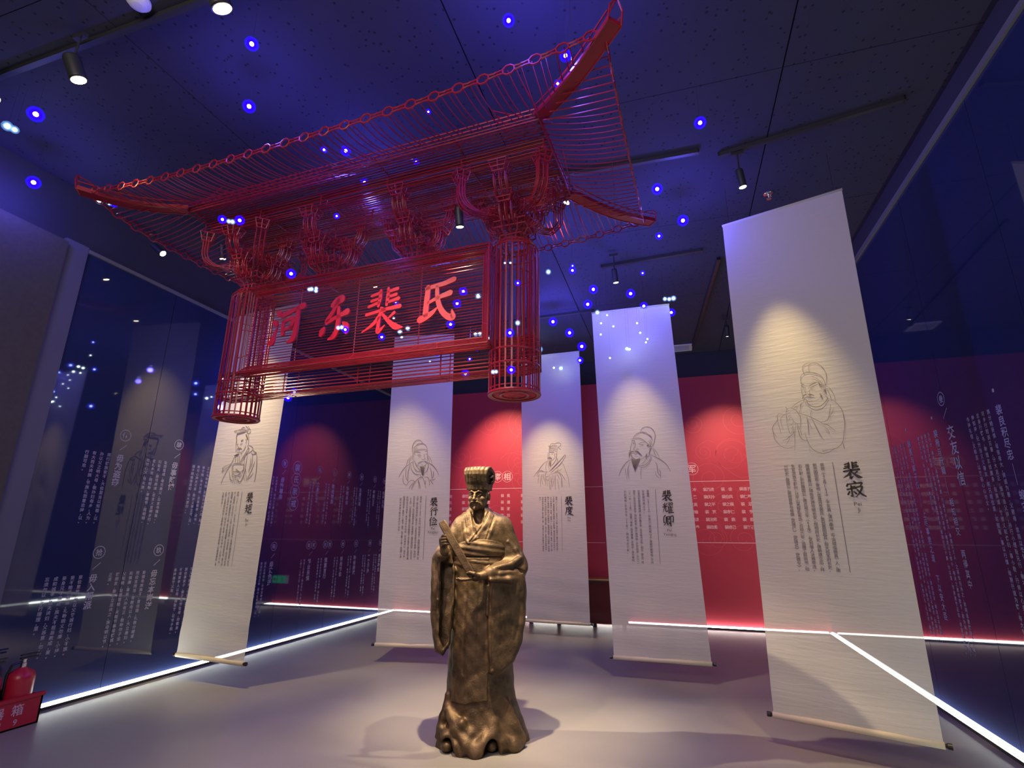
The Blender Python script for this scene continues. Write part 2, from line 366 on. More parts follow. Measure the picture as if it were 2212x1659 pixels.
# --- left wall: black mirror glass panes on a dark wall
wl = struct('wall_left', MB().box((XL-.35, -4, 0), (XL-.02, YB+.3, ZC+.035)), M['soffit'])
seams = [3.21, 4.21, 5.33, 6.46, 7.59, 8.73, YB]
for a, b in zip(seams, seams[1:]): MB().box((XL-.018, a+.0025, .03), (XL, b-.0025, 4.13)).build('glass_pane', M['black_glass'], wl)
MB().box((XL-.02, -4, 0), (XL+.06, 3.0, 4.13)).build('taupe_face', M['taupe_wall'], wl)
MB().box((XL-.02, 3.0, 0), (XL+.02, 3.205, 4.18)).build('pale_jamb', M['lilac_trim'], wl)
struct('trim_1', MB().box((XL-.02, 3.21, 4.132), (XL+.02, YB, 4.165)), M['trim'])
# --- right wall
wr = struct('wall_right', MB().box((XR+.02, -4, 0), (XR+.35, YB+.3, ZC+.035)), M['soffit'])
seams = [-4, -1.0, .2, 1.4, 2.6, 3.8, 5.0, 6.21, 7.4, 8.6, YB]
for a, b in zip(seams, seams[1:]): MB().box((XR, a+.0025, .03), (XR+.018, b-.0025, 4.44)).build('glass_pane', M['black_glass'], wr)
struct('trim_2', MB().box((XR-.02, -4, 4.442), (XR+.02, YB, 4.49)), M['trim'])
# --- back wall
wb = struct('wall_back', MB().box((XL-.35, YB+.02, 0), (XR+.35, YB+.3, ZC+.035)), M['soffit'])
MB().box((XL, YB, .03), (XR, YB+.018, 4.25)).build('red_panel', M['red_wall'], wb)
# wall behind the viewer, far enough not to be seen
struct('wall_behind', MB().box((-9, -4.2, 0), (5.5, -4, ZC+.035)), M['soffit'])

# --- floor light lines (aluminium channel, glowing diffuser)
def led(name, a, b, side, label):
    # a,b ends on the wall foot; side = direction into the room
    a = Vector(a); b = Vector(b); s = Vector(side); t = empty(name, (0,0,0))
    tag(t, label, 'light strip', 'floor light strips')
    def bar(z0, z1, d0, d1, nm, m):
        p = [a+s*d0, a+s*d1, b+s*d0, b+s*d1]
        lo = [min(q[i] for q in p) for i in range(3)]; hi = [max(q[i] for q in p) for i in range(3)]
        lo[2] = z0; hi[2] = z1
        MB().box(lo, hi).build(nm, m, t)
    bar(0, .012, .0, .05, 'channel', M['black_steel'])
    mb = MB()
    for q in (a, b): mb.v += [tuple(q+s*.004+Vector((0,0,.013))), tuple(q+s*.046+Vector((0,0,.013))), tuple(q+s*.046+Vector((0,0,.026))), tuple(q+s*.004+Vector((0,0,.046)))]
    mb.f = [(0,1,2,3), (7,6,5,4), (3,2,6,7), (0,3,7,4)]; mb.build('diffuser', M['led'], t)
    bar(.012, .026, .0462, .052, 'front_lip', M['black_steel'])
    return t
led('light_strip', (XL, 3.21, 0), (XL, YB, 0), (1,0,0), 'white light strip along the foot of the left glass wall')
led('light_strip', (XR, -4, 0), (XR, YB, 0), (-1,0,0), 'white light strip along the foot of the right glass wall')
led('light_strip', (XL+.06, YB, 0), (XR-.06, YB, 0), (0,-1,0), 'white light strip along the foot of the red back wall')

# --- printing on the walls
FILL = list('家之教子孙以德修身勤俭持礼义廉耻孝悌忠信敬祖睦族读书明理立志成人慎言行正心诚意和睦乡里不可妄为须知善恶分明勿以小事而忘大节父母兄弟夫妇朋友皆当有序')
def para(n, seed):
    r = random.Random(seed); s = ''; k = 0
    while len(s) < n:
        m_ = r.randint(3, 7); s += ''.join(r.choice(FILL) for _ in range(m_))+'，'
    return s[:n-1]+'。'
def block(pl, x, ytop, head, title, cols, tail, seed, tsize=.078, two=False):
    """one precept: numeral in a ring, slash, title column, body columns to its left. x in reading direction"""
    yc = ytop+.195
    for i, h in enumerate(head):
        xx = x+(i-(len(head)-1)/2)*.118
        pl.circle(xx, yc, .056, .006); pl.char(h, xx, yc, .066, .012)
    pl.ribbon([(x-.03, yc-.155), (x+.035, yc-.095)], .006)
    pl.column(title, x-.008, ytop, tsize, tsize*1.02, .02)
    for c in range(cols):
        n = 17 if c < cols-1 else tail
        pl.column(para(n, seed*9+c), x-.125-.0705*c, ytop, .038, .0425, .014)
pl = Plate((XL, 0, 0), (0,1,0), (0,0,1))
up = [('伍',3.955,'毋为盗窃',4,5),('肆',4.585,'毋事赌博',4,9),('叁',5.16,'毋重男轻女',4,14),('贰',5.76,'毋辱祖先',4,12),('壹',6.338,'毋忤尊亲',2,17),
      ('陆',7.145,'立身端正',2,16),('伍',7.54,'敬祖睦族',2,16),('肆',7.952,'协睦亲邻',2,15),('叁',8.346,'友爱兄弟',2,15),('贰',8.796,'孝顺父母',2,15),('壹',9.144,'敬奉祖先',2,14)]
lo = [('拾',3.934,'毋入帮派',5,12),('玖',4.567,'毋忘本崇洋',6,3),('捌',5.15,'毋欺贫弱',4,8),('柒',5.74,'毋逞凶斗狠',4,12),('陆',6.32,'毋贪色淫',3,12),
      ('拾贰',7.125,'择业良慎',2,16),('拾壹',7.53,'慎重言行',2,16),('拾',7.948,'崇尚节俭',2,16),('玖',8.338,'勤奋耕读',2,16),('捌',8.785,'严教子孙',2,16),('柒',9.148,'居家勤俭',2,16)]
for i, (h, y, t_, c_, tl) in enumerate(up): block(pl, y, 2.24, h, t_, c_, tl, i+1)
for i, (h, y, t_, c_, tl) in enumerate(lo): block(pl, y, 1.093, h, t_, c_, tl, i+30)
for ch, z in zip('裴氏家戒', (2.405, 2.231, 2.057, 1.881)): pl.circle(6.618, z, .096, .007); pl.char(ch, 6.618, z, .115, .02)
pl.build('lettering', M['white_print'], wl)
pl = Plate((XR, 0, 0), (0,-1,0), (0,0,1))
def X(y): return -y
pl.circle(X(5.025), 2.566, .055, .006); pl.char('叁', X(5.025), 2.566, .066, .012); pl.ribbon([(X(5.055), 2.405), (X(4.965), 2.478)], .006)
pl.column('交友以信', X(4.985), 2.345, .118, .122, .016)
def story(y, dot, t1, t2, t3, cols, seed, ncol=21):
    pl.disc(X(y+.01), 2.452, .014)
    pl.column(t1, X(y), 2.352, .074, .0765, .014)
    z = 2.352-.0765*len(t1)-.02; pl.ribbon([(X(y), z), (X(y), z-.14)], .005)
    z -= .165; e = pl.column(t2, X(y-.02), z, .070, .0755, .012)
    if t3: pl.column(t3, X(y-.03), e-.06, .070, .0755, .012)
    for c in range(cols):
        full = c < cols-1
        pl.column(para(44 if full else 17, seed*7+c), X(y+.125+.0705*c), 2.348, .038, .0425, .014)
story(4.29, 1, '裴良积尽忠', '蝗灾之年', '开仓济民', 5, 50)
story(5.24, 1, '裴楷与阮籍', '相知相交', '两得其中', 4, 60)
story(5.79, 1, '裴冕与郭子仪', '上尽事君之道', '下以安大臣', 5, 70)
story(3.55, 1, '裴行俭识人', '先器识', '而后文艺', 4, 80); story(2.9, 1, '裴度荐贤', '不避亲仇', '', 4, 90)
pl.build('lettering', M['white_print'], wr)
# red wall: rings, rules and columns of names
pl = Plate((0, YB, 0), (1,0,0), (0,0,1), lift=.003)
def ring_title(x, z, chars):
    for i, ch in enumerate(chars): pl.circle(x+i*.2, z, .105, .006); pl.char(ch, x+i*.2, z, .15, .016)
ring_title(-3.285, 2.526, '宰相'); ring_title(.115, 2.576, '将军')
for x0, x1, z in ((-4.9, -1.25, 2.30), (-4.9, -1.25, 1.318), (-1.05, 2.05, 2.355), (-1.05, 2.05, 1.337)): pl.ribbon([(x0, z), (x1, z)], .009)
NL = [['裴 寂','裴 炎','裴居道','裴行本','裴 谈'],['裴世清','裴 矩','裴宣机','裴 休','裴万顷'],['裴敬彝','裴 衮','裴 坦','裴 枢','裴 贽'],['裴 冕','裴 遵','裴 澈','裴 垍','裴 度'],['裴遵庆','裴行本','裴元质','裴 枢','裴 炎'],['裴 延','裴 谈','裴 昱','裴 坦','裴 澈'],['裴耀卿','裴光庭','裴 漼','裴 佶','裴 胄']]
for c, col in enumerate(NL):
    for r_, nm in enumerate(col): nm = nm.replace(' ', '　'); pl.row(nm, -4.34+.4*c-.06+.02, 2.165-.122*r_, .068, .062, .012)
NR = [['裴 垂','裴 政','裴 果','裴 侠','裴 宽','裴 植'],['裴 骏','裴 佗','裴 良','裴 鉴','裴 蕴','裴 璩'],['裴 叔','裴 子','裴 邃','裴 之','裴 畿','裴 俊'],['裴 冲','裴 黑','裴之高','裴孝瑜','裴思谅','裴 奉'],['裴万虎','裴庆孙','裴之平','裴 宽','裴法师','裴政柔'],['裴 诠','裴伯凤','裴之横','裴孝仁','裴 鼎','裴修己'],['裴道子','裴仁基','裴 忌','裴 亨','裴 叙','裴复己'],['裴行俭','裴行俨','裴 玢','裴 茂','裴 识','裴 畴'],['裴 旻','裴 均','裴 谞','裴 定','裴 行','裴 献']]
for c, col in enumerate(NR):
    for r_, nm in enumerate(col): nm = nm.replace(' ', '　'); pl.row(nm, -.66+.29*c, 2.217-.1255*r_, .066, .058, .012)
pl.build('lettering', M['pink_print'], wb)
pl = Plate((0, YB, 0), (1,0,0), (0,0,1), lift=.0015)
rr = random.Random(3)
for k in range(46):
    cx = rr.uniform(-4.9, 1.9); cz = rr.uniform(2.35, 3.6) if k % 3 else rr.uniform(1.35, 2.2); R = rr.uniform(.12, .34); a0 = rr.uniform(0, 6.28); sg = rr.choice((-1, 1))
    pl.ribbon([(cx+R*(1-t/34*.88)*math.cos(a0+sg*t*.36), cz+R*(1-t/34*.88)*math.sin(a0+sg*t*.36)) for t in range(34)], .007)
    pl.ribbon(catmull([(cx+R*math.cos(a0), cz+R*math.sin(a0)), (cx+R*1.5*math.cos(a0-sg*.6), cz+R*1.4*math.sin(a0-sg*.6)), (cx+R*2.2*math.cos(a0-sg*.8), cz+R*1.5*math.sin(a0-sg*1.0))]), .007)
pl.build('cloud_scroll_print', M['red_swirl'], wb)

# --- low display case against the red wall
t = empty('display_case', (-1.72, 9.42, 0)); tag(t, 'low dark red display case with brass top edge against the red wall', 'cabinet')
MB().box((-.85, -.10, .06), (.85, .34, .70)).build('body', M['maroon'], t)
MB().box((-.87, -.12, .70), (.87, .34, .725)).build('top', M['black_steel'], t)
MB().box((-.875, -.125, .725), (.875, .34, .745)).build('brass_edge', M['gold'], t)
for x in (-.78, -.3, .3, .78):
    MB().box((x-.03, -.08, 0), (x+.03, -.02, .06)).build('foot', M['black_steel'], t)
# --- emergency exit sign on the red wall, close to the floor
t = empty('exit_sign', (-2.72, 9.70, .52)); tag(t, 'small green glowing exit sign low on the red wall', 'sign')
MB().box((-.18, 0, -.08), (.18, .09, .08)).build('housing', M['white_plastic'], t)
MB().box((-.17, -.004, -.07), (.17, 0, .07)).build('glowing_face', M['green'], t)
pl = Plate((0, -.004, 0), (1,0,0), (0,0,1), .002); pl.disc(-.085, .045, .012)
pl.ribbon([(-.085,.03),(-.10,-.01),(-.08,-.03),(-.09,-.055)], .016); pl.ribbon([(-.10,-.01),(-.125,-.03),(-.14,-.05)], .012); pl.ribbon([(-.115,.02),(-.085,.02),(-.06,.0)], .01)
pl.ribbon([(.0,0),(.12,0)], .02); pl.ribbon([(.08,.035),(.125,0),(.08,-.035)], .018); pl.build('running_figure', M['white_plastic'], t)
# ================================================================ THE HANGING GATE (red wire model of an eaved gateway)
gate = empty('gate_sculpture', (-2.257, 3.415, 0), math.radians(-3.0))
tag(gate, 'red wire gateway with upturned eaves hanging from the ceiling above the bronze statue', 'sculpture')
RW = M['red_wire']
EH, EX = .985, 2.13           # eave half depth, half width
SX, SH0, SH1 = 1.60, -.50, .40   # soffit rectangle
def ze(x, h):                   # height of the eave edge, rising to the four corners
    a = min(abs(x)/EX, 1); b = min(abs(h)/EH, 1)
    if abs(h) >= EH-.02: return 4.07+.12*a**3.2
    return 4.07+.12*b**3.2
# --- rafters: curved wires from the eave edge up and over the soffit
_raf = {}
def rafter(a, b):
    a = Vector(a); b = Vector(b)
    pts = []
    for k in range(9):
        t = k/8; p = a.lerp(b, t); p.z = a.z+(b.z-a.z)*t**1.9
        pts.append(p)
    MB().tube(pts, .0042, 5, cap=False).build('rafter', RW, gate)
n = 84
for i in range(n):
    x = -EX+.07+(2*EX-.14)*(i+.5)/n+(.008 if i % 3 else -.008)
    for s in (-1, 1):
        hx = max(-SX, min(SX, x*.86)); hi = (SH0*.35 if s < 0 else SH1*.35) if abs(x) < SX*1.02 else (SH0 if s < 0 else SH1)*(1-.0)
        zi = 4.42 if abs(x) < SX*1.02 else 4.26
        if abs(x) >= SX*1.02:      # jack rafters stop at the hip
            f = (EX-abs(x))/(EX-SX); hi = s*(EH-(EH-abs(SH0 if s < 0 else SH1))*f); zi = ze(x, s*EH)+.03*f
            rafter((x, s*EH, ze(x, EH)-.0), (x*(1-.02*f), hi, zi))
        else: rafter((x, s*EH, ze(x, EH)), (x, hi, zi))
n = 36
for i in range(n):
    h = -EH+.06+(2*EH-.12)*(i+.5)/n
    for s in (-1, 1):
        if SH0 <= h <= SH1: rafter((s*EX, h, ze(EX, h)), (s*1.25, h, 4.36))
        else:
            c = SH0 if h < 0 else SH1; f = (EH-abs(h))/(EH-abs(c))
            rafter((s*EX, h, ze(EX, h)), (s*(EX-(EX-SX)*f), h, ze(EX, h)+.03*f))
# --- hip bars: flat curved bars from the soffit corners to the tips
for sx in (-1, 1):
    for h0, h1 in ((SH0, -EH), (SH1, EH)):
        pts = []
        for k in range(11):
            t = k/10; pts.append((sx*(SX+(EX+.06-SX)*t), h0+(h1*1.04-h0)*t, 4.20-.015*t**2.4-.05*math.sin(PI*t)))
        hb = MB().sweep(pts, (-(h1-h0), sx*(EX-SX), 0), .085, .035).build('hip_bar', RW, gate)
        side = Vector((-(h1-h0), sx*(EX-SX), 0)).normalized()
        for e in (-1, 1):
            MB().tube([Vector(p)+side*e*.045+Vector((0,0,-.018)) for p in pts], .006, 5).build('edge_wire', RW, hb)
            MB().tube([Vector(p)+side*e*.045+Vector((0,0,.05)) for p in pts], .006, 5).build('edge_wire', RW, hb)
        tip = Vector(pts[-1])
        d = Vector((sx*(EX-SX), h1-h0, 0)).normalized()
        MB().tube([tip+side*.045+Vector((0,0,-.02)), tip+side*.043+d*.02+Vector((0,0,.07)), tip+d*.03+Vector((0,0,.13)), tip-side*.043+d*.02+Vector((0,0,.07)), tip-side*.045+Vector((0,0,-.02))], .006, 6, closed=True).tube([tip+d*.028+Vector((0,0,.125)), tip-d*.06+Vector((0,0,.09)), tip-d*.13+Vector((0,0,.03))], .005, 5).build('tip_loop', RW, hb)
# --- eave edge of chain links: an eight sided ring and two bowed bars
def chain(path):
    d = [0]
    for a, b in zip(path, path[1:]): d.append(d[-1]+(Vector(b)-Vector(a)).length)
    L = d[-1]; k = max(1, round(L/.163)); pitch = L/k
    def at(s):
        s = min(max(s, 0), L)
        for i in range(len(d)-1):
            if s <= d[i+1]+1e-9: return Vector(path[i]).lerp(Vector(path[i+1]), (s-d[i])/max(d[i+1]-d[i], 1e-9))
        return Vector(path[-1])
    for i in range(k):
        s0 = i*pitch; c = at(s0+pitch*.5); t = (at(s0+pitch)-at(s0)).normalized()
        up = Vector((0,0,1)); up = (up-t*up.dot(t)).normalized(); R = .034
        mb = MB()
        mb.tube([c+t*(R*1.15*math.cos(PI/8+q*PI/4))+up*(R*math.sin(PI/8+q*PI/4)) for q in range(8)], .0062, 5, closed=True)
        for s in (-1, 1):
            for e in (-1, 1):
                mb.tube([c+t*(e*R*.95)+up*(s*R*.42), c+t*(e*(R+pitch*.5)*.58)+up*(s*.010), c+t*(e*pitch*.5)+up*(s*.013)], .0055, 5, cap=False)
        mb.build('chain_link', RW, gate)
for h in (-EH, EH): chain([(x, h, ze(x, EH)) for x in np.linspace(-EX, EX, 41)])
for x in (-EX, EX): chain([(x, h, ze(EX, h)) for h in np.linspace(-EH, EH, 31)])
# --- soffit: parallel wires along the gate, framed, two cross pieces
for i in range(36):
    h = SH0+(SH1-SH0)*i/35
    wire('soffit_wire', (-SX, h, 4.195), (SX, h, 4.195), .0045, gate)
for i in range(12): wire('upper_soffit_wire', (-SX, SH0+.03+(SH1-SH0-.06)*i/11, 4.25), (SX, SH0+.03+(SH1-SH0-.06)*i/11, 4.25), .004, gate)
for x in (-SX, -1.02, -.36, .30, .96, SX):
    MB().tube([(x, SH0, 4.21), (x, SH0+.28, 4.187), (x, SH0+.28, 4.172), (x, SH1-.2, 4.187), (x, SH1, 4.21)], .006, 5).build('soffit_crosspiece', RW, gate)
for h in (SH0, SH1):
    for z in (4.17, 4.225, 4.26): wire('soffit_edge_wire', (-SX, h, z), (SX, h, z), .006, gate)
for x in (-SX, SX):
    for z in (4.17, 4.225): wire('soffit_edge_wire', (x, SH0, z), (x, SH1, z), .006, gate)
# --- purlins: long wire boxes carried by the brackets
def wire_box(name, x0, x1, h, z0, z1, dh, nz, nh, r=.0036):
    t = MB().tube([(x0, h-dh, z0), (x0, h+dh, z0), (x0, h+dh, z1), (x0, h-dh, z1)], .005, 5, closed=True)
    k = max(2, int((x1-x0)/.62)); hoops = []
    for j in range(1, k+1):
        x = x0+(x1-x0)*j/k; hoops.append(MB().tube([(x, h-dh, z0), (x, h+dh, z0), (x, h+dh, z1), (x, h-dh, z1)], .005, 5, closed=True))
    base = t.build(name, RW, gate)
    for q in hoops: q.build('hoop', RW, base)
    for i in range(nz):
        z = z0+(z1-z0)*i/(nz-1)
        for e in (-1, 1): wire('purlin_wire', (x0, h+e*dh, z), (x1, h+e*dh, z), r, base)
    for i in range(1, nh-1):
        hh = h-dh+2*dh*i/(nh-1)
        for z in (z0, z1): wire('purlin_wire', (x0, hh, z), (x1, hh, z), r, base)
    return base
wire_box('purlin', -SX+.02, SX-.02, -.30, 4.06, 4.15, .035, 4, 4)
wire_box('purlin', -SX+.02, SX-.02, .25, 4.06, 4.15, .035, 4, 4)
wire_box('purlin', -1.5, 1.5, -.02, 3.99, 4.12, .05, 5, 4)
# --- bracket sets: cup, two tiers of arms curling upward, small blocks at the tips
def arm_path(L, rise, r):
    p = [(0, 0), (L*.45, 0)]
    for k in range(6):
        a = PI/2*k/5; p.append((L-r+r*math.sin(a), r-r*math.cos(a)))
    p.append((L, rise)); return p
def cage_arm(o, d, L, rise, r, wdt, hgt):
    """wire cage following an arm path in direction d from o: nested bent wires on both flanks"""
    mb = MB(); d = Vector(d).normalized(); sd = Vector((-d.y, d.x, 0)); o = Vector(o)
    for e in (-1, 0, 1):
        for k in range(3):
            off = hgt*k/2
            pts = [o+d*(p[0]-off*.55*(1 if p[0] > L*.6 else 0))+Vector((0,0,p[1]+off*(1 if p[0] < L*.6 else .15)))+sd*(e*wdt/2) for p in arm_path(L, rise, r)]
            if e == 0 and k == 1: continue
            mb.tube(pts, .0042, 5)
    for t in (.2, .5):
        c = o+d*(L*t)
        mb.tube([c+sd*wdt/2, c-sd*wdt/2, c-sd*wdt/2+Vector((0,0,hgt)), c+sd*wdt/2+Vector((0,0,hgt))], .0042, 5, closed=True)
    e_ = o+d*(L-hgt*.27)+Vector((0,0,rise))      # tip block
    for zz, s_ in ((-.03, .8), (0, 1.0), (.045, 1.25)):
        q = wdt*.62*s_; mb.tube([e_+d*q+sd*q+Vector((0,0,zz)), e_-d*q+sd*q+Vector((0,0,zz)), e_-d*q-sd*q+Vector((0,0,zz)), e_+d*q-sd*q+Vector((0,0,zz))], .0045, 5, closed=True)
    for a in (-1, 0, 1):
        for b in (-1, 0, 1):
            if a or b:
                q0 = wdt*.62*.8; q1 = wdt*.62*1.25
                mb.tube([e_+d*a*q0+sd*b*q0+Vector((0,0,-.03)), e_+d*a*q1+sd*b*q1+Vector((0,0,.045))], .0042, 4)
    return mb
def bracket_set(x, z, big):
    mb = MB(); c = (x, 0, z)
    for zz, q in ((0, .085), (.05, .085), (.10, .125), (.15, .125)):
        mb.tube([(x+q, q, z+zz), (x-q, q, z+zz), (x-q, -q, z+zz), (x+q, -q, z+zz)], .005, 5, closed=True)
    for k in range(5):
        u = -1+k*.5
        for a, b in ((u, 1), (u, -1), (1, u), (-1, u)):
            mb.tube([(x+a*.085, b*.085, z), (x+a*.085, b*.085, z+.05), (x+a*.125, b*.125, z+.10), (x+a*.125, b*.125, z+.15)], .0042, 4)
    bs = mb.build('bracket_set', RW, gate)
    zz = z+.10
    for d, L in (((1,0,0), .22), ((-1,0,0), .22), ((0,-1,0), .22), ((0,1,0), .20)):
        cage_arm((x, 0, zz), d, L, .16, .09, .088, .08).build('bracket_arm', RW, bs)
    zz = z+.27
    for d, L in (((1,0,0), .31), ((-1,0,0), .31), ((0,-1,0), .34), ((0,1,0), .30)):
        cage_arm((x, 0, zz), d, L, .16, .09, .088, .08).build('bracket_arm', RW, bs)
    if big:
        for d, L in (((1,-1,0), .46), ((-1,-1,0), .46), ((1,1,0), .40), ((-1,1,0), .40)):
            cage_arm((x, 0, z+.18), d, L, .26, .12, .07, .07).build('bracket_arm', RW, bs)
    st = MB()
    for q in (-.035, .035):
        for e in (-.035, .035): st.tube([(x+q, e, z+.10), (x+q, e, z+.52)], .0045, 5)
    st.build('bracket_core', RW, bs)
for x, big in ((-1.25, True), (-.42, False), (.42, False), (1.25, True)): bracket_set(x, 3.565, big)
# front beam the middle bracket sets stand on
wire_box('head_beam', -1.10, 1.10, 0, 3.46, 3.56, .06, 4, 4)
# --- columns: cages of upright bars with rings, a domed shoulder and a gridded foot
def column(x):
    r = .178; z0, z1 = 2.405, 3.50
    def ring(rad, z, tr): return [(x+rad*math.cos(2*PI*k/32), rad*math.sin(2*PI*k/32), z) for k in range(32)], tr
    mb = MB()
    for rad, z, tr in ((r, z0, .0085), (r-.004, z0+.035, .005), (r, 2.60, .007), (r, 2.70, .007), (r, 3.50, .006), (r*.80, 3.548, .006), (.10, z0, .007), (.10, 3.562, .006), (.13, 2.65, .004), (.13, 3.3, .004)):
        p, q = ring(rad, z, tr)
        if not mb.v: mb.tube(p, q, 6, closed=True); col = mb.build('column', RW, gate)
        else: MB().tube(p, q, 6, closed=True).build('ring', RW, col)
    for k in range(26):
        a = 2*PI*(k+.5)/26; ca, sa = math.cos(a), math.sin(a)
        MB().sweep([(x+r*ca, r*sa, z0), (x+r*ca, r*sa, z1-.03), (x+r*.965*ca, r*.965*sa, z1+.012), (x+r*.80*ca, r*.80*sa, z1+.048), (x+.10*ca, .10*sa, z1+.062)], (-sa, ca, 0), .0105, .0045).build('column_bar', RW, col)
    for k in range(14):
        a = 2*PI*k/14; wire('inner_bar', (x+.125*math.cos(a), .125*math.sin(a), z0+.2), (x+.125*math.cos(a), .125*math.sin(a), z1+.03), .0042, col)
    # foot disc: two flat bands and a grid of wires
    b = MB()
    for ri, ro in ((.155, .184), (.088, .104)):
        V = []; F = []
        for k in range(40):
            a = 2*PI*k/40
            for rr_, zz in ((ri, z0-.004), (ro, z0-.004), (ro, z0+.012), (ri, z0+.012)): V.append((x+rr_*math.cos(a), rr_*math.sin(a), zz))
        for k in range(40):
            j = (k+1) % 40
            for m_ in range(4): F.append((k*4+m_, k*4+(m_+1) % 4, j*4+(m_+1) % 4, j*4+m_))
        b.add(V, F)
    b.build('foot_ring', RW, col)
    for k in range(-7, 8):
        h = k*.0235; L = math.sqrt(max(.17**2-h*h, 0))
        if L > .02: wire('foot_wire', (x-L, h, z0+.004), (x+L, h, z0+.004), .0034, col)
    for k in range(-3, 4):
        h = k*.045; L = math.sqrt(.17**2-h*h); wire('foot_wire', (x+h, -L, z0+.010), (x+h, L, z0+.010), .0034, col)
for x in (-1.25, 1.25): column(x)
# --- lower tie beam between the columns
tb = wire_box('tie_beam', -1.42, 1.42, 0, 2.575, 2.80, .075, 9, 6, .0042)
# --- name board
FH = -.215
SB = dict(x0=-1.10, x1=1.135, z0=2.735, z1=3.49)
def frame_side(a, b, c, d, nm):       # outer edge a-b, inner edge c-d (set back): a slanted strip of wires
    mb = MB()
    mb.tube([a, b], .0065, 5); mb.tube([c, d], .0065, 5)
    t = mb.build('board_frame', RW, gate)
    for k in range(1, 4):
        f = k/4; wire('frame_wire', Vector(a).lerp(Vector(c), f), Vector(b).lerp(Vector(d), f), .0042, t)
    for f in (0, .17, .5, .83, 1): wire('frame_wire', Vector(a).lerp(Vector(b), f), Vector(c).lerp(Vector(d), f), .0045, t)
o = SB; iw = .062; ih = FH+.055
A = (o['x0'], FH, o['z1']); B_ = (o['x1'], FH, o['z1']); Cc = (o['x1'], FH, o['z0']); D = (o['x0'], FH, o['z0'])
a = (o['x0']+iw, ih, o['z1']-iw); b = (o['x1']-iw, ih, o['z1']-iw); c = (o['x1']-iw, ih, o['z0']+iw); d = (o['x0']+iw, ih, o['z0']+iw)
frame_side(A, B_, a, b, 't'); frame_side(B_, Cc, b, c, 'r'); frame_side(Cc, D, c, d, 'b'); frame_side(D, A, d, a, 'l')
bp_ = MB()
bp_.tube([(o['x0'], -.08, o['z0']), (o['x1'], -.08, o['z0']), (o['x1'], -.08, o['z1']), (o['x0'], -.08, o['z1'])], .005, 5, closed=True)
bp_ = bp_.build('board', RW, gate)
for x in (-1.04, -.56, 0, .56, 1.07): wire('stiffener', (x, ih+.008, o['z0']+.02), (x, ih+.008, o['z1']-.02), .0042, bp_)
for x in (-1.1, 1.135):
    for z in (o['z0'], o['z1']): wire('corner_tie', (x, FH, z), (x, -.08, z), .005, bp_)
nz = 29
for k in range(nz):
    z = o['z0']+iw+(o['z1']-o['z0']-2*iw)*k/(nz-1); wire('board_wire', (o['x0']+.03, ih, z), (o['x1']-.03, ih, z), .0030, bp_)
for k in range(13):
    z = o['z0']+iw+(o['z1']-o['z0']-2*iw)*(k+.5)/13; wire('rear_wire', (o['x0']+.03, -.085, z), (o['x1']-.03, -.085, z), .0026, bp_)
for z in (o['z1'], o['z0']):
    for h in (-.19, -.165, -.14, -.11, -.085): wire('frame_wire', (o['x0'], h, z), (o['x1'], h, z), .0042, bp_)
for x in (o['x0'], o['x1']):
    for h in (-.18, -.14, -.10): wire('frame_wire', (x, h, o['z0']), (x, h, o['z1']), .0042, bp_)
# --- four raised brush characters on the board
def raised(ch, cx, cz, w_, h_, rot, hy):
    mb = MB(); cr, sr = math.cos(rot), math.sin(rot)
    for st in BR[ch]:
        Q = catmull(st, 7); Q = [(p[0], p[1], max(p[2], .03)*1.22) for p in Q]
        L = []; R = []
        for i, (x, y, w) in enumerate(Q):
            x0, y0, _ = Q[max(i-1,0)]; x1, y1, _ = Q[min(i+1,len(Q)-1)]
            t = Vector((x1-x0, y1-y0)).normalized(); n_ = Vector((-t.y, t.x)); L.append(Vector((x,y))+n_*w/2); R.append(Vector((x,y))-n_*w/2)
        def cap(q, dirn):
            x, y, w = q; a0 = math.atan2(dirn.y, dirn.x)
            return [Vector((x+w/2*math.cos(a0+s), y+w/2*math.sin(a0+s))) for s in (math.radians(54), math.radians(18), -math.radians(18), -math.radians(54))]
        e = Vector((Q[-1][0]-Q[-2][0], Q[-1][1]-Q[-2][1])); s_ = Vector((Q[0][0]-Q[1][0], Q[0][1]-Q[1][1]))
        poly = L+cap(Q[-1], e)+R[::-1]+cap(Q[0], s_)
        P = []
        for p in poly:
            u, v = (p.x-.5)*w_, (p.y-.5)*h_; P.append((cx+u*cr-v*sr, cz+u*sr+v*cr))
        N = len(P); nL = len(L)
        V = [(p[0], hy, p[1]) for p in P]+[(p[0], hy+.014, p[1]) for p in P]
        F = []
        # front/back faces as a strip between the two flanks
        for off, fl in ((0, False), (N, True)):
            for i in range(nL-1):
                q = (off+i, off+i+1, off+(nL+4)+(nL-1-(i+1)), off+(nL+4)+(nL-1-i)); F.append(q[::-1] if fl else q)
            e1 = tuple(off+k for k in range(nL-1, nL+5)); F.append(e1[::-1] if fl else e1)
            e2 = tuple(off+k % N for k in list(range(2*nL+3, N))+[0]); F.append(e2[::-1] if fl else e2)
        for i in range(N): j = (i+1) % N; F.append((i, N+i, N+j, j))
        mb.add(V, F)
    return mb.build('raised_character', M['red_letter'], gate)
for ch, cx, cz, w_, h_ in (('河',-.60,3.085,.32,.345), ('东',-.145,3.08,.30,.36), ('裴',.295,3.075,.355,.355), ('氏',.735,3.08,.33,.34)):
    raised(ch, cx, cz, w_, h_, .0, -.238)
# --- steel cables to the ceiling
for x in (-1.9, 1.9):
    for h in (-.81, .78): MB().tube([(x, h, 4.24), (x, h, ZC)], .0018, 5).build('hanging_cable', M['steel_cable'], gate)
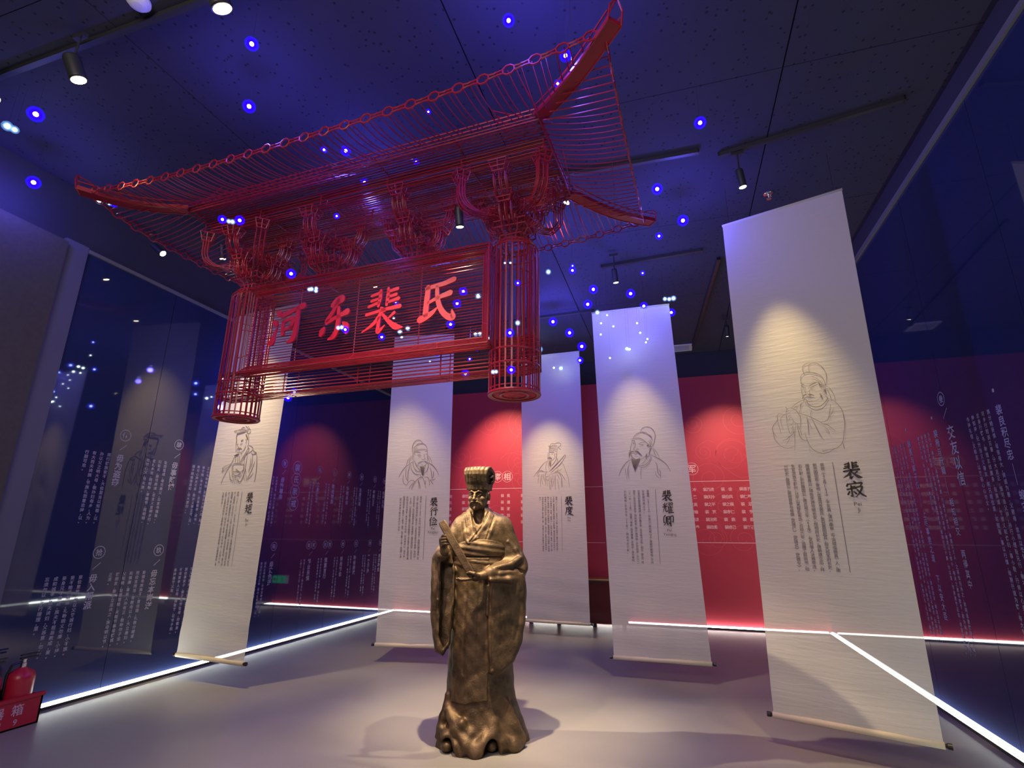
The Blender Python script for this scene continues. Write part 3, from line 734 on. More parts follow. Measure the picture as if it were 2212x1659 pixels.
# ================================================================ HANGING SCROLLS
PORTRAIT={
's6':[(3.1,[(37,2772),(29,2806),(41,2836),(65,2850),(92,2850)]),(3.1,[(78,2776),(73,2809),(86,2838),(110,2846),(139,2836),(170,2802),(187,2757),(190,2710),(181,2665),(170,2646)]),(3.1,[(7,2693),(4,2720),(12,2750),(32,2768),(64,2772),(99,2765),(136,2745),(162,2712),(170,2677),(171,2649)]),(2.1,[(47,2776),(65,2778),(82,2770),(99,2766)]),(2.1,[(83,2743),(111,2721),(141,2687),(164,2650)]),(2.1,[(82,2708),(108,2700),(136,2680),(154,2654)]),(2.1,[(97,2765),(119,2751),(130,2736)]),(2.1,[(5,2694),(35,2684),(74,2677),(109,2679),(123,2682)]),(4.2,[(-2,2693),(12,2682),(26,2669)]),(5.2,[(64,2663),(86,2670),(116,2678)]),(2.1,[(5,2662),(17,2648),(29,2642)]),(2.1,[(6,2668),(20,2654)]),(2.1,[(59,2640),(79,2646),(96,2645)]),(2.1,[(64,2637),(82,2634),(94,2643)]),(2.1,[(68,2629),(80,2624)]),(2.1,[(31,2658),(27,2632),(21,2615),(29,2602),(42,2600)]),(2.1,[(43,2612),(53,2615),(56,2604),(50,2599)]),(2.1,[(71,2657),(57,2648),(51,2634)]),(2.1,[(5,2672),(-1,2631),(1,2594),(5,2573)]),(6.3,[(3,2578),(18,2588),(33,2589)]),(6.3,[(40,2586),(62,2585),(84,2571)]),(5.2,[(48,2577),(66,2582)]),(2.1,[(30,2577),(42,2568),(60,2573)]),(2.1,[(35,2566),(45,2558),(57,2563)]),(2.1,[(14,2561),(21,2545),(37,2532),(58,2527),(89,2528),(117,2542),(128,2560)]),(2.1,[(24,2532),(45,2527),(73,2535)]),(6.3,[(-2,2558),(7,2573)]),(5.2,[(127,2586),(129,2565),(139,2546)]),(5.2,[(135,2575),(136,2554)]),(2.1,[(140,2615),(141,2635),(151,2647),(164,2645),(167,2626),(158,2602),(144,2584),(131,2580)]),(2.1,[(145,2619),(156,2638),(158,2622),(150,2606)]),(6.3,[(127,2679),(137,2657),(150,2655)]),(5.2,[(131,2673),(133,2647)]),(5.2,[(160,2586),(167,2611),(168,2580)]),(3.1,[(157,2582),(151,2567)]),(2.1,[(171,2638),(193,2627),(210,2594),(221,2552),(223,2504)]),(2.1,[(172,2626),(185,2598),(193,2561),(195,2531)]),(3.1,[(17,2551),(-20,2540),(-58,2520),(-91,2495)]),(3.1,[(176,2536),(211,2513),(239,2474),(256,2432),(261,2378),(259,2319),(244,2248),(224,2178),(189,2143),(154,2131)]),(4.2,[(22,2550),(31,2518),(53,2489),(83,2478),(113,2481),(141,2498),(166,2525),(173,2544),(161,2561)]),(2.1,[(12,2544),(20,2504),(47,2470),(79,2450),(113,2451),(142,2472),(166,2509),(177,2528)]),(2.1,[(52,2459),(41,2430),(35,2400)]),(2.1,[(4,2537),(-20,2504),(-39,2445)]),(2.1,[(-19,2525),(-28,2490)]),(3.1,[(185,2487),(176,2438),(156,2375),(135,2356),(100,2350)]),(2.1,[(204,2459),(190,2421),(161,2380)]),(3.1,[(-48,2441),(-24,2435),(9,2416),(37,2400),(65,2379),(96,2355),(111,2336)]),(3.1,[(111,2337),(143,2325),(165,2300),(190,2271)]),(2.1,[(-107,2495),(-127,2482),(-137,2457),(-135,2415),(-128,2383)]),(3.1,[(-105,2496),(-81,2484),(-57,2462),(-43,2430),(-37,2404),(-49,2308)]),(2.1,[(-134,2464),(-114,2472)]),(2.1,[(-126,2450),(-102,2458)]),(2.1,[(-128,2420),(-103,2437)]),(2.1,[(-99,2416),(-113,2413),(-125,2388)]),(2.1,[(-127,2484),(-133,2506),(-122,2486)]),(2.1,[(-74,2485),(-61,2502),(-50,2493),(-58,2468)]),(2.1,[(-99,2414),(-93,2390),(-78,2367),(-48,2354)]),(2.1,[(-92,2379),(-106,2355),(-137,2343)]),(3.1,[(-141,2442),(-168,2450),(-190,2456),(-206,2437),(-207,2403),(-244,2360),(-254,2335),(-249,2293),(-247,2252),(-225,2209),(-196,2178),(-162,2165),(-111,2174)]),(2.1,[(-207,2403),(-202,2356),(-192,2290)]),(2.1,[(-141,2444),(-170,2430),(-184,2395),(-173,2316)]),(2.1,[(-137,2436),(-140,2375),(-134,2312),(-125,2281),(-112,2295),(-105,2350)]),(2.1,[(-98,2349),(-98,2293),(-99,2238),(-111,2144)]),(3.1,[(-96,2308),(-107,2279),(-137,2257),(-162,2236),(-190,2232)]),(2.1,[(-134,2256),(-145,2227),(-167,2194)]),(2.1,[(-248,2304),(-228,2260)]),(3.1,[(-66,2356),(-65,2295),(-50,2233),(-14,2212)]),(2.1,[(-62,2350),(-48,2283),(-45,2260)]),(3.1,[(10,2408),(9,2348),(5,2258)]),(2.1,[(13,2382),(33,2305)]),(3.1,[(44,2386),(62,2327),(86,2245),(106,2208)]),(3.1,[(-21,2273),(-10,2209),(9,2153),(43,2119),(83,2103),(122,2110),(163,2133)]),(2.1,[(158,2133),(108,2128),(82,2125),(94,2117),(116,2125)]),(2.1,[(117,2320),(138,2289),(147,2258),(135,2262),(126,2290)]),(3.1,[(225,2180),(231,2125)]),(1.2,[(-5,2164),(-5,2115)]),(2.1,[(-78,2362),(-96,2258)])],
's5':[(5.5,[(-73,2649),(-58,2683),(-27,2706),(11,2709),(48,2700),(79,2667),(95,2623),(94,2580),(83,2528),(63,2486),(50,2470)]),(5.5,[(-155,2578),(-148,2600),(-121,2629),(-90,2643),(-56,2648),(-23,2638),(10,2623),(37,2595),(54,2564),(60,2538)]),(4.1,[(-52,2648),(-35,2653),(-23,2642),(-6,2645),(10,2625)]),(4.1,[(26,2618),(46,2599),(61,2573)]),(5.5,[(-153,2580),(-119,2583),(-86,2579),(-53,2563),(-13,2528),(22,2492),(48,2470)]),(4.1,[(13,2544),(32,2513),(46,2478)]),(4.1,[(34,2552),(49,2517),(57,2486)]),(4.1,[(-166,2579),(-174,2557),(-184,2514),(-195,2480),(-198,2454),(-197,2410),(-190,2376),(-179,2354),(-155,2334),(-126,2324),(-92,2327),(-54,2341),(-23,2370),(-16,2391)]),(6.9,[(-172,2555),(-155,2552),(-140,2543)]),(4.1,[(-98,2506),(-76,2522),(-51,2528),(-26,2518)]),(6.9,[(-167,2520),(-153,2515)]),(4.1,[(-173,2522),(-152,2526),(-140,2508)]),(4.1,[(-93,2497),(-73,2501),(-45,2494),(-74,2490)]),(2.7,[(-96,2480),(-75,2481)]),(4.1,[(-133,2525),(-137,2495),(-153,2469),(-161,2448),(-149,2434),(-127,2442),(-102,2439)]),(4.1,[(-127,2455),(-114,2457),(-102,2441)]),(9.6,[(-201,2411),(-179,2423),(-158,2420)]),(9.6,[(-150,2419),(-124,2425),(-104,2407),(-89,2389),(-69,2367)]),(8.2,[(-145,2421),(-108,2411),(-81,2376)]),(6.9,[(-204,2437),(-213,2411),(-217,2381),(-217,2351)]),(5.5,[(-201,2411),(-211,2385),(-207,2368)]),(4.1,[(-163,2409),(-155,2396),(-139,2382),(-122,2395)]),(4.1,[(-4,2472),(5,2484),(25,2479),(41,2466),(26,2428),(14,2402),(-10,2386)]),(2.7,[(4,2463),(21,2471),(23,2449),(10,2433)]),(8.2,[(-8,2481),(1,2491),(18,2488)]),(5.5,[(-20,2387),(-20,2352),(-14,2318)]),(5.5,[(-14,2382),(-8,2352),(-2,2343)]),(4.1,[(-27,2374),(-26,2327)]),(4.1,[(44,2453),(20,2402),(10,2368),(-8,2348)]),(4.1,[(48,2448),(67,2422),(81,2383),(87,2344)]),(4.1,[(57,2456),(84,2430),(110,2386),(127,2330)]),(5.5,[(27,2376),(67,2356),(122,2326),(169,2291),(206,2248),(239,2176)]),(5.5,[(-197,2324),(-236,2309),(-276,2271),(-312,2225),(-336,2175),(-351,2137)]),(4.1,[(27,2372),(29,2346),(6,2305),(-29,2268),(-64,2252),(-97,2251),(-117,2262)]),(4.1,[(42,2350),(32,2321),(-5,2267),(-40,2238),(-73,2231),(-106,2240),(-122,2249)]),(4.1,[(-30,2319),(-61,2286),(-90,2268)]),(4.1,[(-88,2231),(-95,2173),(-96,2093)]),(4.1,[(-211,2295),(-231,2253),(-247,2189),(-260,2097)]),(4.1,[(-229,2210),(-236,2155),(-235,2098)]),(4.1,[(-272,2228),(-272,2186),(-268,2148)]),(5.5,[(73,2290),(90,2268),(96,2213),(99,2163),(121,2129)]),(4.1,[(113,2196),(125,2187),(125,2133),(123,2094)]),(4.1,[(70,2181),(77,2139),(111,2098)]),(5.5,[(-192,2350),(-190,2307),(-178,2260),(-167,2232)]),(5.5,[(-185,2347),(-184,2307),(-175,2251),(-166,2222)]),(5.5,[(-178,2343),(-178,2307),(-173,2242),(-164,2212)]),(5.5,[(-171,2340),(-172,2306),(-169,2259),(-163,2203)]),(5.5,[(-164,2337),(-166,2306),(-166,2251),(-161,2218)]),(5.5,[(-157,2334),(-160,2306),(-164,2242),(-160,2209)]),(5.5,[(-150,2330),(-155,2306),(-160,2259),(-159,2199)]),(5.5,[(-143,2327),(-149,2306),(-158,2251),(-157,2189)]),(5.5,[(-136,2330),(-143,2305),(-155,2242),(-155,2211)]),(5.5,[(-128,2333),(-137,2305),(-151,2259),(-153,2208)]),(5.5,[(-121,2335),(-131,2305),(-149,2250),(-152,2205)]),(5.5,[(-114,2338),(-125,2305),(-147,2242),(-150,2202)]),(5.5,[(-106,2341),(-119,2305),(-143,2259),(-147,2225)]),(5.5,[(-99,2344),(-114,2304),(-140,2250),(-146,2222)]),(5.5,[(-92,2346),(-108,2304),(-138,2241),(-144,2219)])],
's4':[(5.3,[(-74,2763),(-68,2832),(-59,2863),(-39,2892),(-6,2903),(26,2891),(59,2908),(97,2906),(124,2889),(126,2865),(112,2850),(74,2830),(68,2799),(59,2747)]),(5.3,[(-86,2862),(-62,2856)]),(5.3,[(-62,2821),(-45,2852),(-12,2864),(31,2864),(69,2852)]),(5.3,[(-68,2816),(-19,2819),(30,2809),(68,2799)]),(5.3,[(-71,2790),(-25,2793),(19,2783),(62,2768)]),(5.3,[(-34,2857),(-40,2823)]),(5.3,[(-7,2861),(-10,2824)]),(5.3,[(20,2860),(17,2820)]),(5.3,[(47,2853),(41,2814)]),(5.3,[(80,2835),(117,2802),(128,2796)]),(8.9,[(-69,2760),(-41,2766)]),(8.9,[(-41,2764),(13,2757)]),(5.3,[(-83,2737),(-58,2731)]),(5.3,[(-34,2725),(-4,2731)]),(5.3,[(-67,2726),(-73,2689),(-59,2681),(-43,2685)]),(5.3,[(-88,2764),(-91,2711),(-95,2669),(-82,2632)]),(8.9,[(-98,2654),(-81,2669),(-62,2668),(-38,2664),(-27,2645)]),(5.3,[(-70,2647),(-49,2646)]),(5.3,[(-82,2627),(-44,2620),(-5,2634),(22,2670)]),(5.3,[(34,2743),(23,2722),(23,2685),(39,2674)]),(7.1,[(56,2747),(55,2705),(43,2643)]),(7.1,[(-76,2616),(-72,2574),(-59,2532)]),(7.1,[(-65,2621),(-63,2574),(-56,2526)]),(7.1,[(-55,2620),(-53,2573),(-53,2531)]),(7.1,[(-44,2620),(-44,2578),(-50,2542)]),(5.3,[(-87,2622),(-142,2598),(-192,2552),(-231,2506),(-253,2471),(-303,2420),(-337,2369)]),(5.3,[(54,2653),(81,2615)]),(5.3,[(134,2587),(170,2539),(195,2461),(220,2398),(244,2301),(254,2194)]),(5.3,[(-104,2607),(-126,2565),(-132,2503),(-122,2440)]),(5.3,[(-90,2606),(-86,2543),(-73,2470)]),(5.3,[(49,2642),(5,2581),(-62,2511)]),(5.3,[(70,2621),(58,2579),(3,2519),(-62,2459)]),(7.1,[(190,2707),(146,2654),(75,2584),(3,2514),(-79,2444)]),(7.1,[(208,2693),(156,2612),(79,2527),(8,2472),(-52,2422)]),(5.3,[(190,2707),(208,2693)]),(5.3,[(-248,2470),(-193,2461),(-161,2444),(-106,2440)]),(5.3,[(-282,2388),(-259,2434),(-215,2456),(-171,2450)]),(5.3,[(-271,2362),(-243,2402)]),(5.3,[(-106,2440),(-139,2410),(-140,2368),(-96,2367),(-53,2397)]),(5.3,[(-129,2363),(-119,2311),(-86,2310),(-69,2361)]),(5.3,[(-47,2407),(2,2410),(50,2429),(93,2423),(140,2380),(196,2292)]),(5.3,[(50,2404),(76,2367),(93,2308)]),(5.3,[(87,2413),(124,2355),(138,2288),(146,2187)]),(5.3,[(84,2490),(61,2455),(2,2421)]),(5.3,[(137,2483),(110,2458),(61,2445)]),(5.3,[(-243,2376),(-260,2320),(-266,2258)]),(5.3,[(-210,2396),(-222,2314),(-226,2205)]),(5.3,[(-194,2401),(-200,2313),(-185,2235)]),(5.3,[(-172,2411),(-167,2338),(-146,2275)]),(5.3,[(-151,2363),(-135,2296),(-142,2219)]),(5.3,[(-76,2310),(-71,2233),(-67,2151)]),(5.3,[(-48,2360),(-49,2283),(-44,2268)]),(5.3,[(-26,2385),(-27,2334),(-44,2232),(-54,2151)]),(5.3,[(1,2385),(0,2302),(-29,2191)]),(5.3,[(33,2389),(21,2281),(24,2149)]),(5.3,[(54,2332),(73,2239),(85,2143)]),(5.3,[(123,2330),(126,2228),(120,2182)]),(3.6,[(-108,2300),(-109,2203)])],
's2':[(6.0,[(-99,2473),(-109,2519),(-109,2565),(-95,2611),(-69,2645),(-32,2656),(2,2646),(32,2609)]),(6.0,[(-93,2537),(-70,2573),(-33,2601),(14,2609),(52,2599),(79,2571),(93,2534),(97,2502)]),(4.5,[(-52,2596),(-33,2605),(-5,2605)]),(6.0,[(-88,2482),(-61,2504),(-29,2525),(18,2533),(60,2530),(94,2516)]),(4.5,[(-94,2505),(-67,2537),(-40,2559)]),(4.5,[(-84,2491),(-57,2523),(-30,2541)]),(6.0,[(-46,2495),(-18,2497),(8,2490)]),(6.0,[(66,2503),(94,2505)]),(6.0,[(-35,2463),(-7,2462),(17,2453)]),(6.0,[(75,2466),(96,2468)]),(4.5,[(-29,2444),(-5,2435),(13,2442)]),(4.5,[(54,2475),(58,2439),(71,2411)]),(4.5,[(20,2407),(39,2398),(57,2402),(76,2407)]),(7.6,[(-24,2344),(-6,2362),(22,2371),(49,2378)]),(7.6,[(59,2378),(77,2373),(94,2361)]),(4.5,[(19,2340),(38,2326),(51,2339)]),(4.5,[(99,2502),(102,2443),(102,2388),(93,2343),(66,2316),(30,2308),(-13,2317),(-42,2336),(-60,2363),(-67,2399)]),(4.5,[(-82,2463),(-98,2459),(-99,2427),(-88,2400),(-84,2379),(-68,2377)]),(4.5,[(-91,2450),(-80,2427)]),(7.6,[(-78,2477),(-68,2468)]),(4.5,[(-109,2445),(-141,2418),(-166,2373),(-177,2319)]),(4.5,[(-104,2427),(-130,2400),(-141,2341)]),(4.5,[(106,2447),(136,2420),(156,2379),(170,2329)]),(4.5,[(107,2429),(123,2397),(132,2356)]),(6.0,[(-91,2372),(-131,2341),(-177,2312),(-216,2270),(-250,2216),(-268,2169)]),(6.0,[(101,2361),(135,2347),(178,2320),(217,2279),(242,2239),(264,2194)]),(6.0,[(-86,2372),(-84,2327),(-62,2282),(-33,2254),(-4,2245),(23,2249)]),(6.0,[(-117,2341),(-109,2287),(-83,2241),(-49,2214),(-7,2203),(35,2207)]),(4.5,[(-63,2372),(-51,2331),(-16,2290),(13,2263),(-5,2250)]),(4.5,[(84,2334),(72,2294),(68,2280)]),(6.0,[(118,2352),(118,2307),(102,2253),(71,2222)]),(4.5,[(24,2202),(27,2173)]),(6.0,[(-130,2318),(-145,2246),(-147,2175),(-142,2130)]),(6.0,[(-175,2283),(-178,2220),(-167,2157),(-137,2117)]),(6.0,[(-208,2206),(-211,2144),(-196,2099),(-167,2072)]),(6.0,[(147,2293),(164,2226),(172,2150)]),(6.0,[(188,2248),(193,2203),(181,2150)]),(6.0,[(150,2135),(196,2134),(220,2154)]),(6.0,[(-170,2055),(-140,2099),(-105,2130),(-72,2129),(-48,2114),(-9,2151),(28,2171),(51,2166),(67,2133),(88,2075),(102,2027)]),(6.0,[(-127,2028),(-92,2076),(-53,2112)]),(6.0,[(-89,2014),(-69,2072),(-43,2112)]),(6.0,[(-8,2138),(14,2085),(26,2027)]),(6.0,[(-8,2142),(5,2076),(13,2018)]),(6.0,[(74,2166),(111,2170),(135,2146),(146,2066)]),(6.0,[(90,2128),(90,2075)]),(6.0,[(150,2135),(196,2079)]),(7.6,[(11,2306),(20,2272),(31,2236),(45,2196)]),(7.6,[(18,2306),(25,2272),(35,2236),(47,2195)]),(7.6,[(24,2306),(30,2272),(38,2236),(48,2195)]),(7.6,[(31,2306),(35,2272),(42,2236),(50,2195)]),(7.6,[(37,2305),(40,2272),(46,2236),(52,2195)]),(7.6,[(44,2305),(45,2272),(50,2236),(54,2195)]),(7.6,[(50,2305),(51,2272),(53,2236),(56,2195)]),(7.6,[(57,2305),(56,2272),(57,2236),(58,2195)]),(7.6,[(63,2305),(61,2272),(61,2236),(60,2195)])],
's1':[(6.5,[(-12,2619),(-2,2638),(22,2643),(50,2634)]),(6.5,[(-48,2605),(-51,2622),(-30,2616),(-6,2621),(47,2615),(76,2597)]),(6.5,[(-126,2608),(-88,2610),(-57,2618)]),(6.5,[(-119,2605),(-97,2594),(-80,2605)]),(6.5,[(-51,2591),(-1,2597),(50,2599)]),(6.5,[(66,2616),(97,2619),(130,2612),(141,2588),(139,2569)]),(6.5,[(76,2597),(101,2569),(132,2569),(136,2583)]),(6.5,[(91,2652),(116,2622)]),(6.5,[(52,2655),(88,2634)]),(6.5,[(62,2602),(89,2598),(120,2598)]),(10.8,[(-61,2592),(-70,2555),(-69,2517),(-56,2488)]),(6.5,[(78,2587),(109,2557),(130,2500),(133,2435)]),(13.0,[(9,2484),(45,2495)]),(13.0,[(-67,2479),(-53,2474)]),(6.5,[(1,2445),(28,2452),(40,2459)]),(6.5,[(-54,2448),(-31,2444)]),(6.5,[(-35,2463),(-27,2425),(-21,2411),(4,2412)]),(6.5,[(-63,2474),(-62,2437),(-51,2399),(-50,2361)]),(10.8,[(-39,2389),(-19,2399),(-2,2396),(19,2402),(41,2387)]),(6.5,[(-4,2392),(2,2368)]),(6.5,[(-32,2370),(-3,2352),(35,2352),(70,2369),(89,2400),(97,2428)]),(6.5,[(37,2343),(59,2330)]),(6.5,[(82,2503),(98,2483),(95,2451)]),(6.5,[(128,2426),(167,2421),(209,2398),(216,2379),(198,2357),(146,2337),(113,2312),(104,2262)]),(6.5,[(122,2426),(139,2402),(161,2387)]),(8.7,[(213,2375),(250,2346),(277,2335),(269,2326),(230,2319),(202,2334)]),(8.7,[(277,2331),(296,2280),(310,2189),(314,2100),(307,2012)]),(6.5,[(-53,2315),(-71,2279),(-83,2243),(-113,2203),(-162,2127),(-193,2064),(-211,2010)]),(6.5,[(-93,2230),(-166,2210),(-223,2187),(-209,2166),(-224,2145),(-177,2169),(-114,2208)]),(6.5,[(-40,2315),(-31,2241)]),(6.5,[(-8,2313),(8,2234)]),(6.5,[(17,2316),(34,2233)]),(6.5,[(140,2397),(112,2348),(73,2291),(35,2226)]),(6.5,[(161,2387),(128,2334),(89,2276),(60,2227)]),(8.7,[(-54,2228),(10,2227),(107,2214)]),(6.5,[(-48,2228),(-61,2201),(-43,2145)]),(6.5,[(107,2214),(118,2162),(74,2127)]),(8.7,[(-10,2167),(26,2147),(75,2123)]),(6.5,[(-49,2141),(3,2137),(41,2138)]),(6.5,[(-41,2136),(-36,2109),(-7,2094)]),(8.7,[(-21,2099),(18,2093),(60,2105),(75,2123)]),(6.5,[(-77,2215),(-64,2151),(-44,2086),(-16,2076)]),(6.5,[(-108,2148),(-81,2079),(-54,2042),(-23,2045),(-3,2071)]),(8.7,[(37,2061),(70,2024),(100,2028),(118,2063),(133,2116)]),(6.5,[(46,2079),(78,2078),(98,2104)]),(6.5,[(104,2262),(115,2175),(102,2113)]),(6.5,[(140,2333),(142,2260),(138,2152),(133,2085),(156,2030)]),(6.5,[(206,2284),(209,2203),(199,2127)]),(6.5,[(225,2315),(233,2238),(224,2157)]),(6.5,[(149,2160),(160,2106),(179,2056)]),(6.5,[(270,2241),(252,2170),(217,2095),(175,2030)]),(6.5,[(275,2115),(235,2068),(186,2034)]),(6.5,[(0,2089),(13,2057),(27,2052)]),(4.3,[(-21,2036),(-34,2009)]),(4.3,[(0,2044),(4,2008)]),(4.3,[(21,2048),(33,2007)]),(4.3,[(41,2043),(48,2007)]),(8.7,[(9,2340),(-10,2325),(-40,2317)]),(8.7,[(1,2339),(-18,2324),(-46,2318)]),(8.7,[(-8,2337),(-25,2324),(-51,2319)]),(8.7,[(-17,2336),(-33,2323),(-57,2321)]),(8.7,[(-25,2334),(-40,2323),(-62,2322)]),(8.7,[(-34,2333),(-48,2322),(-67,2323)]),(13.0,[(-72,2564),(-59,2582)]),(13.0,[(-59,2566),(-45,2583)]),(13.0,[(-47,2568),(-31,2584)]),(13.0,[(-34,2570),(-17,2585)]),(13.0,[(-22,2572),(-3,2586)]),(13.0,[(-9,2574),(11,2587)]),(13.0,[(3,2576),(25,2588)]),(13.0,[(16,2578),(39,2589)]),(13.0,[(28,2580),(53,2590)]),(13.0,[(41,2582),(66,2591)]),(13.0,[(72,2555),(93,2544)]),(13.0,[(77,2545),(98,2534)]),(13.0,[(83,2535),(104,2525)]),(13.0,[(89,2526),(110,2515)]),(13.0,[(94,2516),(116,2505)]),(13.0,[(100,2506),(121,2496)])]}

LIGHTS = {}
BIO = {
's6': ['裴寂（570年—632），字玄真，蒲州桑泉（今运城临猗县）人。唐','朝开国功臣，宰相。出身河东裴氏。策划晋阳起兵，授大将军府长史，','赐爵闻喜县公。辅佐李渊攻破长安，授相府长史。唐朝建立后，拜','右仆射，册封魏国公。唐贞观三年（629年），受到僧人法雅牵连，','免官流放于静州，讨平山羌叛乱有功。贞观六年，追赠工部尚书、相','州刺史、魏国公。裴寂曾参与修撰《武德律》《武德式》《武德令》。'],
's5': ['裴耀卿（681—743），字焕之，绛州稷山人。唐朝时期宰相，宁州','刺史裴守真之子。','出身河东裴氏南来房。考中童子举，历任秘书正字、相王（李旦）府','典签，出任长安县令、济州刺史，拜户部侍郎，迁京兆尹。开元二','二十一年（733年），授黄门侍郎、同平章事，迁侍中，成为宰相。','封赵城侯。天宝元年（742年），拜尚书左仆射。'],
's4': ['裴度（765—839），字中立，汉族，河东闻喜人。唐代中期政治家、','文学家，裴度坚持讨伐淮西，力主削藩，辅佐宪宗实现元和中兴，','以功封晋国公，世称「裴晋公」。后历仕穆宗、敬宗、文宗三朝，','数次出镇拜相。晚年以东都留守，营建绿野堂，与白居易、刘禹锡','等唱和。开成四年去世，追赠太傅，谥文忠，会昌元年加赠太师，','后配享宪宗庙廷。有文集二卷，《全唐文》及《全唐诗》录其文','若干。'],
's2': ['裴行俭（619—682），字守约，绛州闻喜人。唐朝时期军事家、政','治家，隋礼部尚书裴仁基次子，出身河东裴氏中眷房，举明经，','历任长安令、西州都督府长史、安西都护，擢吏部侍郎，仪凤四年','（679年），计俘西突厥十姓可汗阿史那都支，平定叛乱，授礼部尚书兼','检校右卫大将军，率军讨平东突厥，封闻喜县公，谥号献。','精通阴阳历术，善知人，工草书、隶书，有文集二十卷，《选谱》十卷、','《草字杂体》数万言行于当世。'],
's1': ['裴矩（547—627），字弘大，河东闻喜人。隋唐时期政治家，外交','家、战略家，历仕北齐、北周，任给事郎、内史侍郎，隋炀帝时经','略西域，撰《西域图记》三卷，善于绥抚诸蕃，历任民部侍郎、黄门侍','郎。武德年间归唐，拜太子詹事、检校侍中，贞观元年，','去世，追赠绛州刺史，谥号敬。裴矩历事数朝，以善谏著称，有','文集传世。']}
def scroll(key, bl, br, ztop, tl, tr, names, roman, label, lx, nx, ztxt, zline, colp, nmsz, zroman, cc):
    bl = Vector(bl); br = Vector(br); u = (br-bl); W = u.length; u.normalize(); mid = (bl+br)/2; ang = math.atan2(u.y, u.x)
    zb = bl.z
    t = empty('hanging_scroll', (mid.x, mid.y, 0), ang); tag(t, label, 'scroll', 'tall silk portrait scrolls')
    # silk: slightly sheared, gentle waves towards the foot
    nx_, nz_ = 20, 90; V = []; F = []
    rr = random.Random(hash(key) % 999 if False else len(key)+ord(key[1]))
    ph = [rr.uniform(0, 6.28) for _ in range(5)]
    def sx(f, k): return (-W/2+(tl+W/2)*f) if k == 0 else (W/2+(tr-W/2)*f)
    for j in range(nz_+1):
        f = j/nz_; z0, z1 = zb, ztop
        for i in range(nx_+1):
            g = i/nx_; x = sx(f, 0)*(1-g)+sx(f, 1)*g; zt = z0+(z1-z0)*f
            low = max(0, 1-(zt-zb)/.95)
            y = .0016*math.sin(6*g+ph[0]+zt*2.1)+low*(.007*math.sin(9*g+ph[1]+zt*3)+.004*math.sin(23*zt+ph[2]+3*g))+low**3*.006*math.sin(15*g+ph[3])
            V.append((x, y, zt))
    for j in range(nz_):
        for i in range(nx_): a = j*(nx_+1)+i; F.append((a, a+1, a+nx_+2, a+nx_+1))
    sk = obj('silk', V, F, M['silk'], t, True)
    # rods
    MB().tube([(tl-.004, 0, ztop), (tr+.004, 0, ztop)], .011, 10).build('top_rod', M['silk'], t, True)
    br_ = MB().tube([(-W/2-.006, .0, zb-.012), (W/2+.006, 0, zb-.012)], .022, 14).build('bottom_rod', mat('cream_silk_rod', (.60,.50,.36), .7, bump=(14,.4,.01)), t, True)
    for s in (-1, 1):
        MB().tube([(s*(W/2+.006), 0, zb-.012), (s*(W/2+.012), 0, zb-.012), (s*(W/2+.020), 0, zb-.012), (s*(W/2+.045), 0, zb-.012)], [.012, .012, .018, .019], 12).build('rod_knob', M['knob'], br_)
    for s in (tl+.06, tr-.06): MB().tube([(s, 0, ztop), (s, 0, ZC)], .0015, 5).build('hanging_cord', M['knob'], t)
    # printing, a hair in front of the silk
    pl = Plate((0, 0, 0), (1,0,0), (0,0,1), .0045)
    for i, ch in enumerate(names): brush_flat(pl, ch, nx+.004*(i % 2), ztxt-.072-i*nmsz*1.16, nmsz, 1.65)
    pl.build('name_lettering', M['ink'], t)
    pl = Plate((0, 0, 0), (1,0,0), (0,0,1), .0045)
    pl.ribbon([(nx-.014, zroman+.055), (nx+.016, zroman+.055)], .003)
    for i, r_ in enumerate(roman): pl.latin(r_, nx+.005, zroman-.012-i*.043, .042)
    pl.ribbon([(lx, zline[0]), (lx, zline[1])], .0035)
    for i, c_ in enumerate(BIO[key]):
        n = sum(.7 if q in '，。、；' else .8 if q in '（）《》—「」' else .62 if ord(q) < 128 else 1 for q in c_)
        pit = min(.0345, (zline[0]-zline[1])/max(n, 1)); pl.column(c_, cc-colp*i, zline[0]-.002, .030, pit, .002)
    pl.build('lettering', M['text_ink'], t)
    pl = Plate((0, 0, 0), (1,0,0), (0,0,1), .0045)
    for w_, pts in PORTRAIT[key]:
        P = catmull([(a/1000, b/1000) for a, b in pts], 5); n = len(P)
        pl.ribbon(P, [w_/1000*1.15*(.55+.45*math.sin(PI*min(max(i/(n-1), .04), .96))) for i in range(n)])
    pl.build('portrait_drawing', M['grey_ink'], t)
    return t
scroll('s6', (.585,4.835,.2), (1.534,4.52,.2), 4.33, -.455, .525, '裴寂', ('Pei','Ji'), 'tall white silk scroll with a clasped-hands portrait, rightmost of the five', .137, .251, 2.032, (2.032,1.222), .0512, .125, 1.709, .064)
scroll('s5', (-.77,6.358,.2), (.231,6.356,.2), 4.25, -.593, .374, '裴耀卿', ('Pei','Yaoqing'), 'white silk scroll of a long-bearded man looking up, second from the right', .055, .176, 1.975, (1.975,1.163), .0514, .118, 1.521, -.03)
scroll('s4', (-2.374,8.424,.2), (-1.339,8.374,.2), 4.45, -.559, .481, '裴度', ('Pei','Du'), 'white silk scroll of a man holding a tablet, right behind the bronze statue', .119, .235, 2.047, (2.047,1.20), .0455, .135, 1.714, .038)
scroll('s2', (-3.573,6.125,.2), (-2.727,6.272,.2), 4.12, -.456, .40, '裴行俭', ('Pei','Xingjian'), 'white silk scroll left of the bronze statue, second from the left', .109, .212, 1.933, (1.933,1.162), .0445, .105, 1.532, .042)
